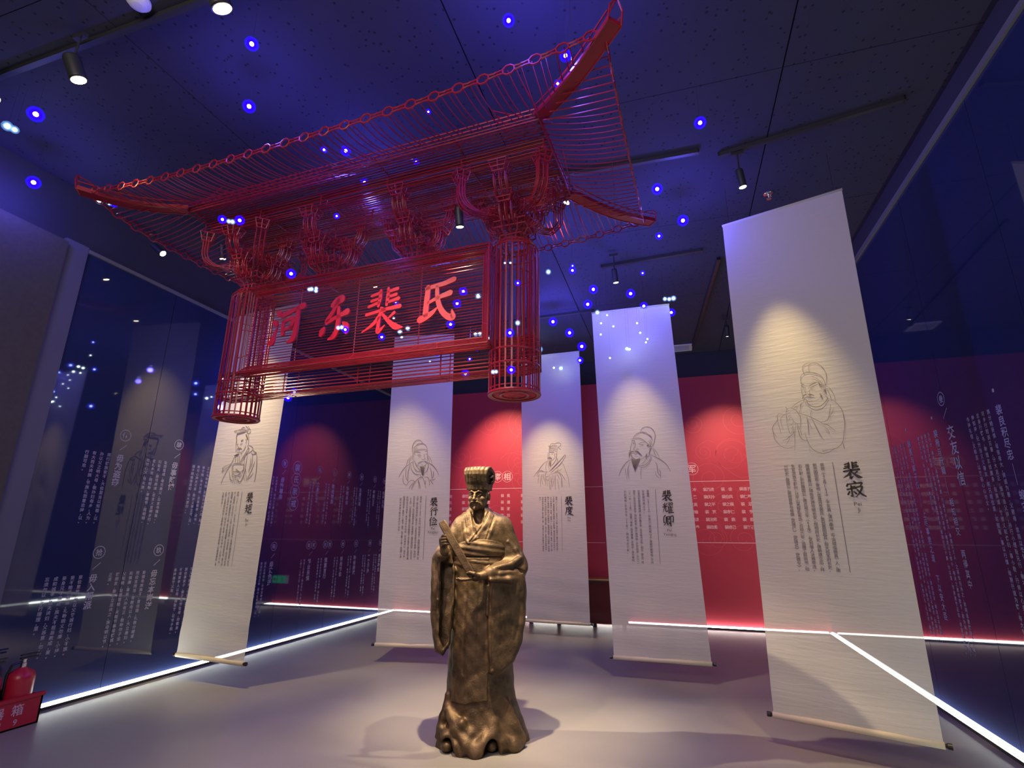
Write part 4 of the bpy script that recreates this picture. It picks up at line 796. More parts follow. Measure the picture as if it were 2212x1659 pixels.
scroll('s1', (-5.20,4.847,.235), (-4.233,4.74,.235), 4.08, -.368, .631, '裴矩', ('Pei','Ju'), 'white silk scroll by the left glass wall, a bareheaded man with a topknot', .142, .268, 1.918, (1.918,1.13), .0465, .105, 1.605, .083)
# ================================================================ THE BRONZE STATUE (sculpted as signed distance fields, meshed by surface nets)
class SDF:
    def __init__(s, lo, hi, h):
        s.lo = np.array(lo, np.float32); s.h = h; s.n = np.ceil((np.array(hi)-np.array(lo))/h).astype(int)+1
        s.ax = [(s.lo[i]+h*np.arange(s.n[i])).astype(np.float32) for i in range(3)]
        s.F = np.full(s.n, .5, np.float32)
    def sl(s, lo, hi):
        r = []
        for i in range(3):
            a = max(0, int((lo[i]-s.lo[i])/s.h)); b = min(s.n[i], int((hi[i]-s.lo[i])/s.h)+2); r.append(slice(a, max(a, b)))
        return tuple(r)
    def grid(s, q): return s.ax[0][q[0]][:,None,None], s.ax[1][q[1]][None,:,None], s.ax[2][q[2]][None,None,:]
    def op(s, fn, lo, hi, k=.01, sub=False):
        q = s.sl(lo, hi)
        if any(x.stop <= x.start for x in q): return
        d = fn(*s.grid(q)).astype(np.float32); F = s.F[q]
        if sub: d = -d; h = np.clip(.5-.5*(F-d)/k, 0, 1); s.F[q] = F*(1-h)+d*h+k*h*(1-h)
        else: h = np.clip(.5+.5*(F-d)/k, 0, 1); s.F[q] = F*(1-h)+d*h-k*h*(1-h)
    def ell(s, c, r, k=.01, sub=False, R=None):
        m = max(r)+k+.02
        def fn(x, y, z):
            x, y, z = x-c[0], y-c[1], z-c[2]
            if R is not None: x, y, z = (R[0][0]*x+R[0][1]*y+R[0][2]*z, R[1][0]*x+R[1][1]*y+R[1][2]*z, R[2][0]*x+R[2][1]*y+R[2][2]*z)
            a = np.sqrt((x/r[0])**2+(y/r[1])**2+(z/r[2])**2); b = np.sqrt((x/r[0]**2)**2+(y/r[1]**2)**2+(z/r[2]**2)**2)+1e-6
            return a*(a-1)/b
        s.op(fn, [c[i]-m for i in range(3)], [c[i]+m for i in range(3)], k, sub)
    def cone(s, a, b, ra, rb, k=.01, sub=False):
        m = max(ra, rb)+k+.02
        def fn(x, y, z):
            ba = [b[i]-a[i] for i in range(3)]; L = sum(t*t for t in ba)+1e-9
            h = np.clip(((x-a[0])*ba[0]+(y-a[1])*ba[1]+(z-a[2])*ba[2])/L, 0, 1)
            return np.sqrt((x-a[0]-ba[0]*h)**2+(y-a[1]-ba[1]*h)**2+(z-a[2]-ba[2]*h)**2)-(ra+(rb-ra)*h)
        s.op(fn, [min(a[i], b[i])-m for i in range(3)], [max(a[i], b[i])+m for i in range(3)], k, sub)
    def chain(s, P, r, k=.01, sub=False):
        for i in range(len(P)-1): s.cone(P[i], P[i+1], r[i], r[i+1], k, sub)
    def mesh(s):
        F = s.F; S = F < 0; n = s.n
        c = S[:-1,:-1,:-1].astype(np.int8)
        tot = np.zeros(c.shape, np.int8)
        for i in (0,1):
            for j in (0,1):
                for k in (0,1): tot += S[i:n[0]-1+i, j:n[1]-1+j, k:n[2]-1+k]
        I = np.argwhere((tot > 0) & (tot < 8)); idx = np.full(tot.shape, -1, np.int32); idx[tuple(I.T)] = np.arange(len(I))
        P = np.zeros((len(I), 3)); W = np.zeros(len(I))
        for a in range(3):
            o = [b for b in range(3) if b != a]
            for u in (0,1):
                for v in (0,1):
                    d0 = np.zeros(3, int); d0[o[0]] = u; d0[o[1]] = v; d1 = d0.copy(); d1[a] = 1
                    f0 = F[tuple((I+d0).T)]; f1 = F[tuple((I+d1).T)]; m = (f0 < 0) != (f1 < 0)
                    t = np.where(m, f0/np.where(m, f0-f1, 1), 0)
                    q = np.repeat(d0[None].astype(float), len(I), 0); q[:,a] = t
                    P += np.where(m[:,None], q, 0); W += m
        V = (I+P/W[:,None])*s.h+s.lo
        Q = []
        for a in range(3):
            o = [(a+1) % 3, (a+2) % 3]
            e0 = [slice(None)]*3; e1 = [slice(None)]*3; e0[a] = slice(0, -1); e1[a] = slice(1, None)
            s0 = S[tuple(e0)]; s1 = S[tuple(e1)]; E = np.argwhere(s0 != s1)
            ok = (E[:,o[0]] > 0) & (E[:,o[1]] > 0) & (E[:,o[0]] < n[o[0]]-1) & (E[:,o[1]] < n[o[1]]-1); E = E[ok]
            flip = s0[tuple(E.T)]
            du = np.zeros(3, int); du[o[0]] = 1; dv = np.zeros(3, int); dv[o[1]] = 1
            q = np.stack([idx[tuple((E-du-dv).T)], idx[tuple((E-dv).T)], idx[tuple(E.T)], idx[tuple((E-du).T)]], 1)
            q[~flip] = q[~flip][:, ::-1]; Q.append(q)
        return V, np.concatenate(Q)
def npmesh(name, V, Q, m, parent):
    me = bpy.data.meshes.new(name); me.vertices.add(len(V)); me.vertices.foreach_set('co', V.astype(np.float32).ravel())
    me.loops.add(len(Q)*4); me.loops.foreach_set('vertex_index', Q.astype(np.int32).ravel())
    me.polygons.add(len(Q)); me.polygons.foreach_set('loop_start', np.arange(len(Q), dtype=np.int32)*4)
    try: me.polygons.foreach_set('loop_total', np.full(len(Q), 4, np.int32))
    except Exception: pass
    me.polygons.foreach_set('use_smooth', np.ones(len(Q), bool)); me.materials.append(m); me.update(calc_edges=True); me.validate()
    o = bpy.data.objects.new(name, me); C.objects.link(o); o.parent = parent; return o
def poly2(P):
    """signed distance to a closed polygon (u, v arrays broadcast)"""
    def fn(u, v):
        u, v = np.broadcast_arrays(u, v); d = np.full(u.shape, 1e9, np.float32); sg = np.ones(u.shape, np.float32); n = len(P)
        for i in range(n):
            a = P[i]; b = P[i-1]; ex, ey = b[0]-a[0], b[1]-a[1]; wx, wy = u-a[0], v-a[1]
            t = np.clip((wx*ex+wy*ey)/(ex*ex+ey*ey), 0, 1); d = np.minimum(d, (wx-ex*t)**2+(wy-ey*t)**2)
            c1 = v >= a[1]; c2 = v < b[1]; c3 = ex*wy > ey*wx; al = (c1 & c2 & c3) | (~c1 & ~c2 & ~c3); sg = np.where(al, -sg, sg)
        return sg*np.sqrt(d)
    return fn
ZK = [-.05,.03,.10,.18,.30,.55,.80,1.10,1.22,1.38,1.48,1.56,1.62,1.66,1.70]
CX = [.01,.012,.012,.008,.0,-.01,-.01,-.015,-.02,-.022,-.02,-.02,-.025,-.035,-.045]
CYK = [0,0,0,0,0,0,0,0,0,.005,.01,.018,.022,.026,.03]
RX = [.350,.340,.318,.290,.262,.248,.238,.218,.206,.206,.208,.200,.160,.112,.082]
RY = [.305,.300,.280,.258,.238,.218,.205,.188,.176,.172,.165,.145,.115,.09,.075]
def loft(x, y, z, grow=0.0):
    cx, cy, rx, ry = (np.interp(z, ZK, t) for t in (CX, CYK, RX, RY))
    u = x-cx; v = y-cy; th = np.arctan2(v, u)
    a = np.clip((.34-z)/.34, 0, 1); b = np.clip((1.0-z)/.9, 0, 1)
    f = 1+a*(.045*np.sin(7*th+.6)+.03*np.sin(11*th+2.1+4*z))+b*(.010*np.sin(9*th+1.0)+.007*np.sin(15*th+z*2))
    rx = rx*f+grow; ry = ry*f+grow
    k = np.sqrt((u/rx)**2+(v/ry)**2)
    return (k-1)*np.minimum(rx, ry)*.92
def make_statue():
    st = empty('bronze_statue', (-1.53, 4.22, 0), math.radians(20))
    tag(st, 'bronze statue of a robed scholar in a ribbed hat holding a long tablet', 'statue')
    B = M['bronze']
    # ---------------- robe
    s = SDF((-.50,-.44,-.015), (.47,.36,1.74), .005)
    s.op(lambda x, y, z: loft(x, y, z)+0*(x+y+z), (-.5,-.44,-.02), (.47,.36,1.72), .01)
    # front panel and its lower edge
    def panel(x, y, z):
        d = loft(x, y, z, .013); m = np.maximum(np.maximum(x-.048, -.215-x), .322+.02*np.sin(x*9)-z); return np.maximum(np.maximum(d, m), y+.02)
    s.op(panel, (-.3,-.42,.28), (.1,.02,1.3), .006)
    # shoulders and upper arms
    s.cone((-.172,.02,1.535), (-.318,.0,1.32), .086, .070, .06); s.cone((-.325,-.01,1.31), (-.318,-.18,1.315), .062, .050, .04)
    s.cone((.142,.02,1.535), (.252,.0,1.24), .094, .106, .06); s.cone((.262,-.03,1.215), (.055,-.24,1.188), .092, .054, .04)
    # hanging sleeve, viewer's right
    pr_ = poly2([(.048,1.13),(.046,.80),(.058,.51),(.085,.495),(.16,.505),(.245,.57),(.305,.68),(.338,.85),(.345,1.06),(.325,1.20),(.2,1.20),(.1,1.17)])
    def sleeve_r(x, y, z):
        d2 = pr_(x, z); yc = -.215+.62*np.clip(x-.05, 0, 1)**1.25-.02*np.clip(1.0-z, 0, 1); th = .054+.005*np.sin((x*2.6+z)*11)+.004*np.sin((x*1.5-z)*17)
        e = np.abs(y-yc)-th; return np.sqrt(np.maximum(d2+.03, 0)**2+np.maximum(e+.03, 0)**2)+np.minimum(np.maximum(d2+.03, e+.03), 0)-.03
    s.op(sleeve_r, (-.02,-.40,.42), (.44,.16,1.28), .025)
    # hanging sleeve, viewer's left, with its open mouth
    pl_ = poly2([(-.405,1.30),(-.36,1.36),(-.26,1.33),(-.218,1.20),(-.215,1.0),(-.238,.68),(-.285,.612),(-.345,.64),(-.392,.86)])
    def sleeve_l(x, y, z):
        d2 = pl_(x, z); yc = -.115-.10*np.clip(1.3-z, 0, .4)+.35*np.clip(-.30-x, 0, 1); th = .062+.008*np.sin(z*16+x*8)
        e = np.abs(y-yc)-th; return np.sqrt(np.maximum(d2+.03, 0)**2+np.maximum(e+.03, 0)**2)+np.minimum(np.maximum(d2+.03, e+.03), 0)-.03
    s.op(sleeve_l, (-.5,-.35,.55), (-.15,.12,1.42), .025)
    mouth = poly2([(-.322,1.275),(-.235,1.25),(-.226,1.0),(-.252,.71),(-.285,.665),(-.322,.75)])
    s.op(lambda x, y, z: np.maximum(mouth(x, z), y+.115+.10*np.clip(1.3-z, 0, .4)-.35*np.clip(-.30-x, 0, 1)-.022), (-.36,-.40,.6), (-.2,-.02,1.32), .010, True)
    s.chain([(-.334,-.200,1.30),(-.338,-.205,1.0),(-.334,-.195,.72),(-.29,-.185,.64)], [.008,.009,.009,.008], .014)
    # cuff folds on the bent arm, viewer's right
    for P, r in (([(.30,-.10,1.30),(.22,-.17,1.255),(.10,-.25,1.235)], [.018,.02,.012]), ([(.33,-.06,1.22),(.25,-.15,1.19),(.13,-.25,1.19)], [.02,.018,.012]), ([(.31,-.09,1.15),(.20,-.22,1.145),(.06,-.29,1.15)], [.02,.022,.014]),
                 ([(.27,-.02,1.38),(.30,-.06,1.31),(.33,-.06,1.25)], [.012,.018,.014]), ([(.20,-.09,1.42),(.26,-.08,1.36),(.30,-.09,1.28)], [.008,.014,.01]), ([(.32,-.1,1.1),(.30,-.11,.95),(.26,-.14,.8)], [.012,.014,.006]),): s.chain(P, r, .022)
    s.chain([(.24,-.13,1.225),(.30,-.13,1.20),(.345,-.10,1.185)], [.006,.013,.008], .012, True)
    # lapels, crossing on the chest
    for P, r in (([(-.125,.0,1.655),(-.112,-.064,1.60),(-.092,-.110,1.52),(-.078,-.136,1.44)], [.024,.029,.030,.028]), ([(.042,.0,1.655),(.034,-.064,1.60),(-.005,-.114,1.53),(-.062,-.139,1.455),(-.11,-.150,1.42)], [.024,.029,.030,.030,.026]),
                 ([(-.160,.01,1.635),(-.155,-.070,1.57),(-.135,-.118,1.49),(-.125,-.137,1.43)], [.020,.024,.024,.022]), ([(.085,.01,1.635),(.082,-.070,1.57),(.052,-.120,1.50),(.02,-.144,1.43)], [.020,.024,.024,.022]),
                 ([(-.115,.06,1.665),(-.04,.10,1.675),(.035,.06,1.665)], [.024,.024,.024])): s.chain(P, r, .012)
    # swags of the hem and the arches over the shoes
    for P, r in (([(-.24,-.15,.25),(-.17,-.235,.15),(-.09,-.285,.07),(-.03,-.305,.025),(.03,-.285,.08),(.10,-.24,.19)], [.018,.03,.034,.036,.032,.016]), ([(-.29,-.13,.13),(-.24,-.215,.10),(-.17,-.265,.05),(-.13,-.28,.01)], [.02,.026,.026,.026]),
                 ([(.06,-.225,.22),(.10,-.255,.12),(.16,-.255,.07),(.24,-.22,.04),(.30,-.15,.03)], [.014,.028,.028,.028,.026]), ([(-.22,-.16,.20),(-.13,-.25,.19),(-.07,-.265,.13)], [.012,.016,.012]), ([(.2,-.17,.30),(.26,-.17,.15),(.31,-.14,.06)], [.012,.022,.024]), ([(-.25,-.1,.33),(-.275,-.12,.2),(-.30,-.12,.08)], [.012,.018,.02])): s.chain(P, r, .04)
    s.ell((-.232,-.27,.0), (.050,.13,.100), .025, True); s.ell((.085,-.29,.0), (.055,.13,.10), .025, True)
    s.chain([(.043,-.222,1.10),(.038,-.226,1.0),(.036,-.229,.90)], [.010,.012,.012], .008)
    # neck opening
    s.ell((-.042,-.10,1.665), (.050,.085,.115), .012, True)
    X, Y, Z = s.grid((slice(None),)*3)
    # seams carved into the front: lapels, sleeve edge, panel
    for Ln, dp, wd in (([(-.152,1.64),(-.118,1.42)], .007, .006), ([(-.100,1.65),(-.078,1.53),(-.050,1.46)], .008, .006), ([(.092,1.64),(.018,1.43)], .007, .006), ([(.036,1.65),(-.02,1.53),(-.105,1.42)], .009, .006),
                       ([(.075,1.08),(.070,.85),(.080,.54)], .006, .007), ([(.20,1.12),(.23,.95),(.225,.78)], .005, .014), ([(.29,1.05),(.285,.88),(.25,.72)], .005, .014), ([(.13,1.02),(.15,.85),(.14,.7)], .004, .014), ([(-.02,1.12),(-.03,.9),(-.035,.5)], .004, .010), ([(-.12,1.1),(-.135,.8),(-.13,.5)], .004, .012)):
        d2 = np.full((X.shape[0], 1, Z.shape[2]), 1e3, np.float32)
        for (x0, z0), (x1, z1) in zip(Ln, Ln[1:]):
            ex, ez = x1-x0, z1-z0; t = np.clip(((X-x0)*ex+(Z-z0)*ez)/(ex*ex+ez*ez), 0, 1); d2 = np.minimum(d2, (X-x0-ex*t)**2+(Z-z0-ez*t)**2)
        s.F += (dp*np.exp(-d2/(wd*wd))*(Y < -.04)).astype(np.float32)
    s.F += (.0022*np.sin(37*X+11*Z)*np.sin(23*Z+9*Y)*np.sin(31*Y+5*X)+.0016*np.sin(61*Z+17*X)*np.sin(53*X-29*Y)).astype(np.float32)
    s.F = np.maximum(s.F, (-Z+0*X).astype(np.float32)+0*Y.astype(np.float32))
    npmesh('robe', *s.mesh(), B, st)
    # ---------------- sash: two bands
    s = SDF((-.27,-.24,1.18), (.24,.22,1.48), .004)
    def band(g, z0, z1, arch):
        def fn(x, y, z):
            top = z1+arch*np.clip(1-((x+.02)/.2)**2, -1, 1)*(y < 0); zc = (z0+top)/2; hh = (top-z0)/2
            b = g+.010*np.clip(1-((z-zc)/np.maximum(hh, .01))**2, 0, 1)+.0022*np.sin(z*140+x*18)
            d = loft(x, y, z, b); return np.maximum(np.maximum(d, -(d+.03)), np.abs(z-zc)-hh)
        return fn
    s.op(band(.012, 1.312, 1.40, .04), (-.27,-.24,1.18), (.24,.22,1.48), .004)
    s.op(band(.005, 1.215, 1.306, 0), (-.27,-.24,1.18), (.24,.22,1.48), .004)
    npmesh('sash', *s.mesh(), B, st)
    # ---------------- body: head, neck, arms inside the sleeves, hands
    s = SDF((-.41,-.38,1.10), (.16,.15,1.93), .003)
    yaw = math.radians(-20); cq, sq = math.cos(yaw), math.sin(yaw); HC = (-.045,-.015,1.785)
    def h(p): return (HC[0]+cq*p[0]-sq*p[1], HC[1]+sq*p[0]+cq*p[1], HC[2]+p[2])
    HR = ((cq, sq, 0), (-sq, cq, 0), (0,0,1))
    def E(c, r, k=.008, sub=False): s.ell(h(c), r, k, sub, HR)
    def K(P, r, k=.006, sub=False): s.chain([h(p) for p in P], r, k, sub)
    s.ell((-.02,.02,1.45), (.17,.10,.16), .02)
    s.cone((-.17,.02,1.53), (-.31,-.01,1.34), .05, .045, .03); s.cone((-.31,-.01,1.34), (-.302,-.205,1.345), .042, .030, .02)
    s.cone((.10,.02,1.53), (.13,-.02,1.26), .05, .05, .03); s.cone((.13,-.03,1.24), (.01,-.265,1.182), .045, .030, .02)
    K([(0,.03,-.07),(0,.04,-.22)], [.056,.064], .02)
    E((0,.018,.02), (.079,.098,.112)); E((0,-.018,-.055), (.063,.072,.066), .03); E((0,-.066,-.100), (.024,.020,.017), .02)
    for q in (-1, 1):
        E((q*.046,-.056,-.026), (.026,.022,.022), .02); E((q*.040,-.045,-.075), (.022,.03,.03), .02)
        E((q*.031,-.099,.004), (.020,.016,.0125), .008, True)
        K([(q*.010,-.090,.022),(q*.030,-.092,.031),(q*.056,-.072,.027)], [.0065,.0085,.006], .008)
        E((q*.031,-.078,.004), (.0165,.013,.0095), .003)
        K([(q*.014,-.087,.004),(q*.030,-.0925,.013),(q*.047,-.080,.006)], [.003,.0036,.003], .003); K([(q*.016,-.087,.0),(q*.031,-.090,-.007),(q*.046,-.080,.0)], [.0024,.003,.0024], .003)
        E((q*.013,-.101,-.036), (.0095,.011,.008), .006); E((q*.008,-.110,-.043), (.004,.004,.003), .002, True)
        K([(q*.004,-.103,-.051),(q*.022,-.100,-.053),(q*.038,-.088,-.062),(q*.050,-.076,-.080)], [.006,.0085,.0065,.003], .004)
        K([(q*.020,-.092,-.038),(q*.034,-.080,-.058)], [.003,.003], .006, True)
        E((q*.083,.018,-.004), (.012,.021,.034), .006); E((q*.092,.012,.0), (.006,.010,.018), .004, True)
        K([(q*.078,-.012,.03),(q*.076,-.020,-.02)], [.008,.005], .006)
    K([(0,-.092,.022),(0,-.104,-.008),(0,-.116,-.032)], [.0085,.0095,.0125], .008)
    E((0,-.090,-.0625), (.022,.010,.006), .004); E((0,-.087,-.0745), (.018,.010,.0065), .005); K([(-.02,-.094,-.068),(.02,-.094,-.068)], [.002,.002], .002, True)
    K([(0,-.084,-.088),(0,-.086,-.106),(.0,-.080,-.120)], [.009,.011,.005], .006)
    for t in (-.05,-.017,.017,.05): K([(t,-.084,.050),(t*.9,-.088,.058)], [.003,.003], .004, True)
    # hand gripping the tablet edge (viewer's left)
    s.cone((-.302,-.210,1.345), (-.313,-.226,1.435), .030, .032, .015); s.ell((-.314,-.232,1.42), (.022,.030,.044), .012)
    for i, (z, a) in enumerate(((1.462,.0),(1.442,.004),(1.421,.003),(1.402,-.002))):
        s.chain([(-.316,-.240,z-.006),(-.312-a,-.282,z+.002),(-.290,-.304,z+.006),(-.264-a,-.300,z+.004)], [.0125,.0115,.0105,.0085], .004)
    s.chain([(-.305,-.225,1.45),(-.292,-.232,1.49),(-.272,-.245,1.515)], [.0145,.0125,.009], .006)
    # open hand under the lower end (viewer's right)
    s.cone((.01,-.265,1.182), (-.055,-.285,1.168), .030, .030, .015); s.ell((-.060,-.288,1.165), (.045,.038,.018), .012)
    for i, (y, L, dz) in enumerate(((-.325,.098,-.004),(-.306,.110,-.008),(-.287,.104,-.008),(-.268,.086,-.004))):
        s.chain([(-.085,y,1.160),(-.085-L*.45,y-.003,1.156+dz*.5),(-.085-L*.8,y-.002,1.158+dz),(-.085-L,y,1.166+dz)], [.0125,.0115,.0105,.0085], .003)
    s.chain([(-.035,-.310,1.178),(-.066,-.332,1.196),(-.098,-.330,1.204),(-.118,-.326,1.200)], [.015,.0135,.0115,.009], .005)
    npmesh('body', *s.mesh(), B, st)
    # ---------------- hat
    s = SDF((-.21,-.21,1.80), (.14,.18,2.06), .0032)
    prof = poly2([(-.098,.045),(-.104,.085),(-.116,.13),(-.128,.17),(-.126,.20),(-.105,.222),(-.06,.230),(.0,.226),(.06,.212),(.11,.190),(.135,.160),(.132,.128),(.112,.112),(.104,.085),(.098,.045)])
    def hat(x, y, z):
        u = cq*(x-HC[0])+sq*(y-HC[1]); v = -sq*(x-HC[0])+cq*(y-HC[1]); w_ = z-HC[2]+0*x*y
        hw = .080+.022*np.clip((w_-.075)/.13, 0, 1.2); cv = .035*np.clip(np.abs(u)/.09, 0, 1.3)**2.2
        rib = .0105*np.abs(np.cos(PI*u/.033))**.55*np.clip((w_-.088)/.02, 0, 1)
        d2 = prof(v-cv*(v < 0)*1.0+cv*.25*(v > 0), w_)-rib
        return np.maximum(d2+.004, np.abs(u)-hw)-.004
    s.op(hat, (-.21,-.21,1.80), (.14,.18,2.06), .003)
    inn = poly2([(-.07,.10),(-.085,.165),(-.06,.200),(.02,.198),(.085,.175),(.10,.150),(.07,.11),(.02,.095)])
    def recess(x, y, z):
        u = cq*(x-HC[0])+sq*(y-HC[1]); v = -sq*(x-HC[0])+cq*(y-HC[1]); w_ = z-HC[2]+0*x*y
        hw = .080+.022*np.clip((w_-.075)/.13, 0, 1.2); return np.maximum(inn(v, w_), hw-.012-np.abs(u))
    s.op(recess, (-.21,-.21,1.80), (.14,.18,2.06), .004, True)
    def brim(x, y, z):
        u = cq*(x-HC[0])+sq*(y-HC[1]); v = -sq*(x-HC[0])+cq*(y-HC[1])-.012; w_ = z-HC[2]
        k = np.sqrt((u/.0835)**2+(v/.104)**2); return np.maximum((k-1)*.09, np.abs(w_-.062)-.024)
    s.op(brim, (-.21,-.21,1.80), (.14,.18,1.90), .006)
    for q in (-1, 1): s.chain([h((q*.096,.02,.150)),h((q*.098,.06,.165)),h((q*.096,.085,.140)),h((q*.091,.05,.115))], [.008,.010,.009,.006], .004)
    npmesh('hat', *s.mesh(), B, st)
    # ---------------- tablet
    t0 = Vector((-.325,-.292,1.572)); t1 = Vector((-.078,-.318,1.176)); ax = (t1-t0); L = ax.length; ax.normalize(); sd = Vector((.85,.0,.52)); sd = (sd-ax*sd.dot(ax)).normalized(); nn = ax.cross(sd).normalized()
    V = []; F = []; N = 14; W_ = .0305
    for i in range(N+1):
        f = i/N; c = t0+ax*(L*f)+nn*(.012*math.sin(PI*f)); hw = W_*(1.0-.08*f)*(.82 if i in (0, N) else 1)
        for a, b in ((-1,-.6),(-.8,-1),(.8,-1),(1,-.6),(1,.6),(.8,1),(-.8,1),(-1,.6)): V.append(c+sd*(a*hw)+nn*(b*.0075))
    for i in range(N):
        for k in range(8): F.append((i*8+k, i*8+(k+1) % 8, (i+1)*8+(k+1) % 8, (i+1)*8+k))
    F += [tuple(range(7,-1,-1)), tuple(N*8+k for k in range(8))]
    obj('tablet', V, F, B, st)
    # ---------------- shoe tips in the shade of the hem arches
    for x, y in ((-.232,-.155), (.085,-.165)):
        s = SDF((x-.08,y-.12,-.005), (x+.08,y+.12,.09), .005); s.ell((x,y,.030), (.048,.095,.034), .01); s.ell((x,y-.065,.045), (.036,.035,.030), .02)
        Z = s.ax[2][None,None,:]; s.F = np.maximum(s.F, -Z+.001+0*s.F); npmesh('shoe', *s.mesh(), B, st)
    return st
make_statue()
# ================================================================ CEILING FIXTURES
def track(a, b, label):
    a = Vector(a); b = Vector(b); d = (b-a).normalized(); L = (b-a).length
    t = empty('light_track', a, math.atan2(d.y, d.x)); tag(t, label, 'light track', 'black ceiling light tracks')
    MB().box((0, -.018, -.035), (L, .018, 0)).build('rail', M['black_steel'], t)
    MB().box((-.012, -.021, -.038), (0, .021, 0)).build('end_cap', M['knob'], t); MB().box((L, -.021, -.038), (L+.012, .021, 0)).build('end_cap', M['knob'], t)
    return t
track((-.66, 5.99, ZC), (.51, 5.92, ZC), 'black light track on the ceiling in front of the second scroll from the right')
track((-1.6, 4.13, ZC), (.41, 4.16, ZC), 'black light track on the ceiling beside the upturned roof corner')
track((-3.4, 7.40, ZC), (-.98, 7.31, ZC), 'black light track on the ceiling behind the gate, reaching the far scrolls')
track((-4.6, 1.86, ZC), (-2.0, 1.83, ZC), 'black light track on the ceiling in front of the gate roof')
track((.72, 6.2, ZC), (.50, 9.3, ZC), 'black light track running away towards the red wall')
track((.60, 4.26, ZC), (1.9, 4.0, ZC), 'black light track on the ceiling in front of the rightmost scroll')
track((-5.0, 3.1, ZC), (-4.3, 4.3, ZC), 'short black light track on the ceiling above the left end of the gate')
track((-3.9, 5.22, ZC), (-2.6, 5.22, ZC), 'black light track on the ceiling hidden behind the gate roof')

def spotlight(p, aim, label, power, color=(1,.80,.50), angle=40, blend=1.0, drop=None, vis=1.0, r=.033, Ln=.16):
    """track spotlight: adapter, stem, yoke pivot, cylinder body, lens ring, lens; p = centre of the lens"""
    p = Vector(p); aim = Vector(aim); d = (aim-p).normalized()
    back = p-d*Ln
    t = empty('spotlight', (p.x, p.y, ZC)); tag(t, label, 'spotlight', 'warm track spotlights')
    def loc(q): return Vector(q)-Vector((p.x, p.y, ZC))
    jx = back+d*.05
    MB().box(loc((jx.x-.05, jx.y-.016, ZC-.065)), loc((jx.x+.05, jx.y+.016, ZC-.036))).build('adapter', M['black_steel'], t)
    MB().tube([loc((jx.x, jx.y, ZC-.06)), loc(jx)], .007, 8).build('stem', M['black_steel'], t)
    b = MB(); b.tube([loc(back), loc(back+d*.006), loc(back+d*.02), loc(p-d*.012), loc(p)], [r*.7, r*.92, r, r, r*1.02], 20)
    b.build('body', M['black_steel'], t, True)
    MB().tube([loc(p+d*.0), loc(p+d*.006)], [r*1.05, r*1.0], 20).build('lens_ring', M['knob'], t)
    MB().tube([loc(p+d*.0062), loc(p+d*.009)], [r*.86, r*.8], 20).build('lens', M['warm_lens'], t)
    o = lamp('spotlight_beam', 'SPOT', loc(p+d*.03), power, color, None, .03, angle, blend, t)
    o.rotation_euler = d.to_track_quat('-Z', 'Y').to_euler()
    return t
W1 = (1,.76,.32)
# scroll lights
spotlight((.75,4.26,4.35), (1.06,4.68,1.95), 'lit spotlight hanging in front of the rightmost scroll', 105, W1, 36)
spotlight((-.48,5.72,4.33), (-.31,6.36,1.85), 'spotlight on the short track in front of the second scroll from the right', 84, W1, 40)
spotlight((-2.02,7.40,4.40), (-1.88,8.4,1.8), 'spotlight behind the gate aimed at the scroll behind the bronze statue', 140, W1, 46)
spotlight((-3.40,5.22,4.45), (-3.17,6.2,1.1), 'spotlight behind the gate aimed at the second scroll from the left', 130, W1, 44)
spotlight((-4.52,3.98,4.35), (-4.68,4.8,2.0), 'bright spotlight seen beside the left bracket of the gate', 165, W1, 52)
# statue lights
spotlight((-4.70,3.45,4.15), (-1.53,4.2,1.45), 'spotlight beside the left tip of the gate roof', 560, (1,.80,.52), 24, .9)
spotlight((-.74,4.09,4.38), (-1.50,4.15,1.1), 'spotlight near the right corner of the gate aimed at the statue', 180, (1,.80,.52), 62, 1.0)
spotlight((-1.487,3.41,3.85), (-1.53,4.12,1.65), 'bright spotlight seen between the middle brackets of the gate', 400, (1,.78,.46), 46, 1.0)
# gate lights
spotlight((-2.25,1.70,4.35), (-1.9,2.55,2.75), 'brightest spotlight at the top edge in front of the gate roof', 130, (1,.62,.48), 62, 1.0, r=.058)
spotlight((-3.55,1.82,4.35), (-3.2,2.5,2.7), 'second spotlight from the left in front of the gate roof', 30, (1,.66,.50), 58, 1.0, r=.05)
spotlight((-4.29,1.79,4.35), (-3.88,2.52,4.11), 'spotlight at the far left edge in front of the gate roof', 30, (1,.72,.30), 26, .8)
# red wall washers
spotlight((.95,8.2,4.42), (.95,9.79,2.35), 'spotlight near the red wall between the two right scrolls', 110, (1,.74,.5), 60, .9)
spotlight((-3.0,8.0,4.42), (-3.1,9.79,2.7), 'spotlight near the red wall behind the statue', 170, (1,.74,.5), 56, .9)

# --- ceiling vent, sprinkler, smoke detector
t = empty('air_vent', (.29, 9.45, ZC)); tag(t, 'square pale grey air vent on the ceiling near the red wall', 'vent')
mb = MB()
for a, b in (((-.20,-.17,-.02),(.20,-.13,0)), ((-.20,.13,-.02),(.20,.17,0)), ((-.20,-.13,-.02),(-.15,.13,0)), ((.15,-.13,-.02),(.20,.13,0))): mb.box(a, b)
mb.build('frame', M['grey_vent'], t)
for k in range(9): MB().box((-.15, -.12+.03*k-.004, -.016), (.15, -.12+.03*k+.006, -.004)).build('slat', M['grey_vent'], t)
t = empty('sprinkler', (1.10, 5.0, ZC)); tag(t, 'small chrome sprinkler on the ceiling above the rightmost scroll', 'sprinkler')
MB().lathe([(.045,0),(.045,-.006),(.03,-.010)], 20).build('rosette', M['chrome'], t); MB().lathe([(.010,-.008),(.010,-.035),(.006,-.05)], 12).build('bulb', M['chrome'], t)
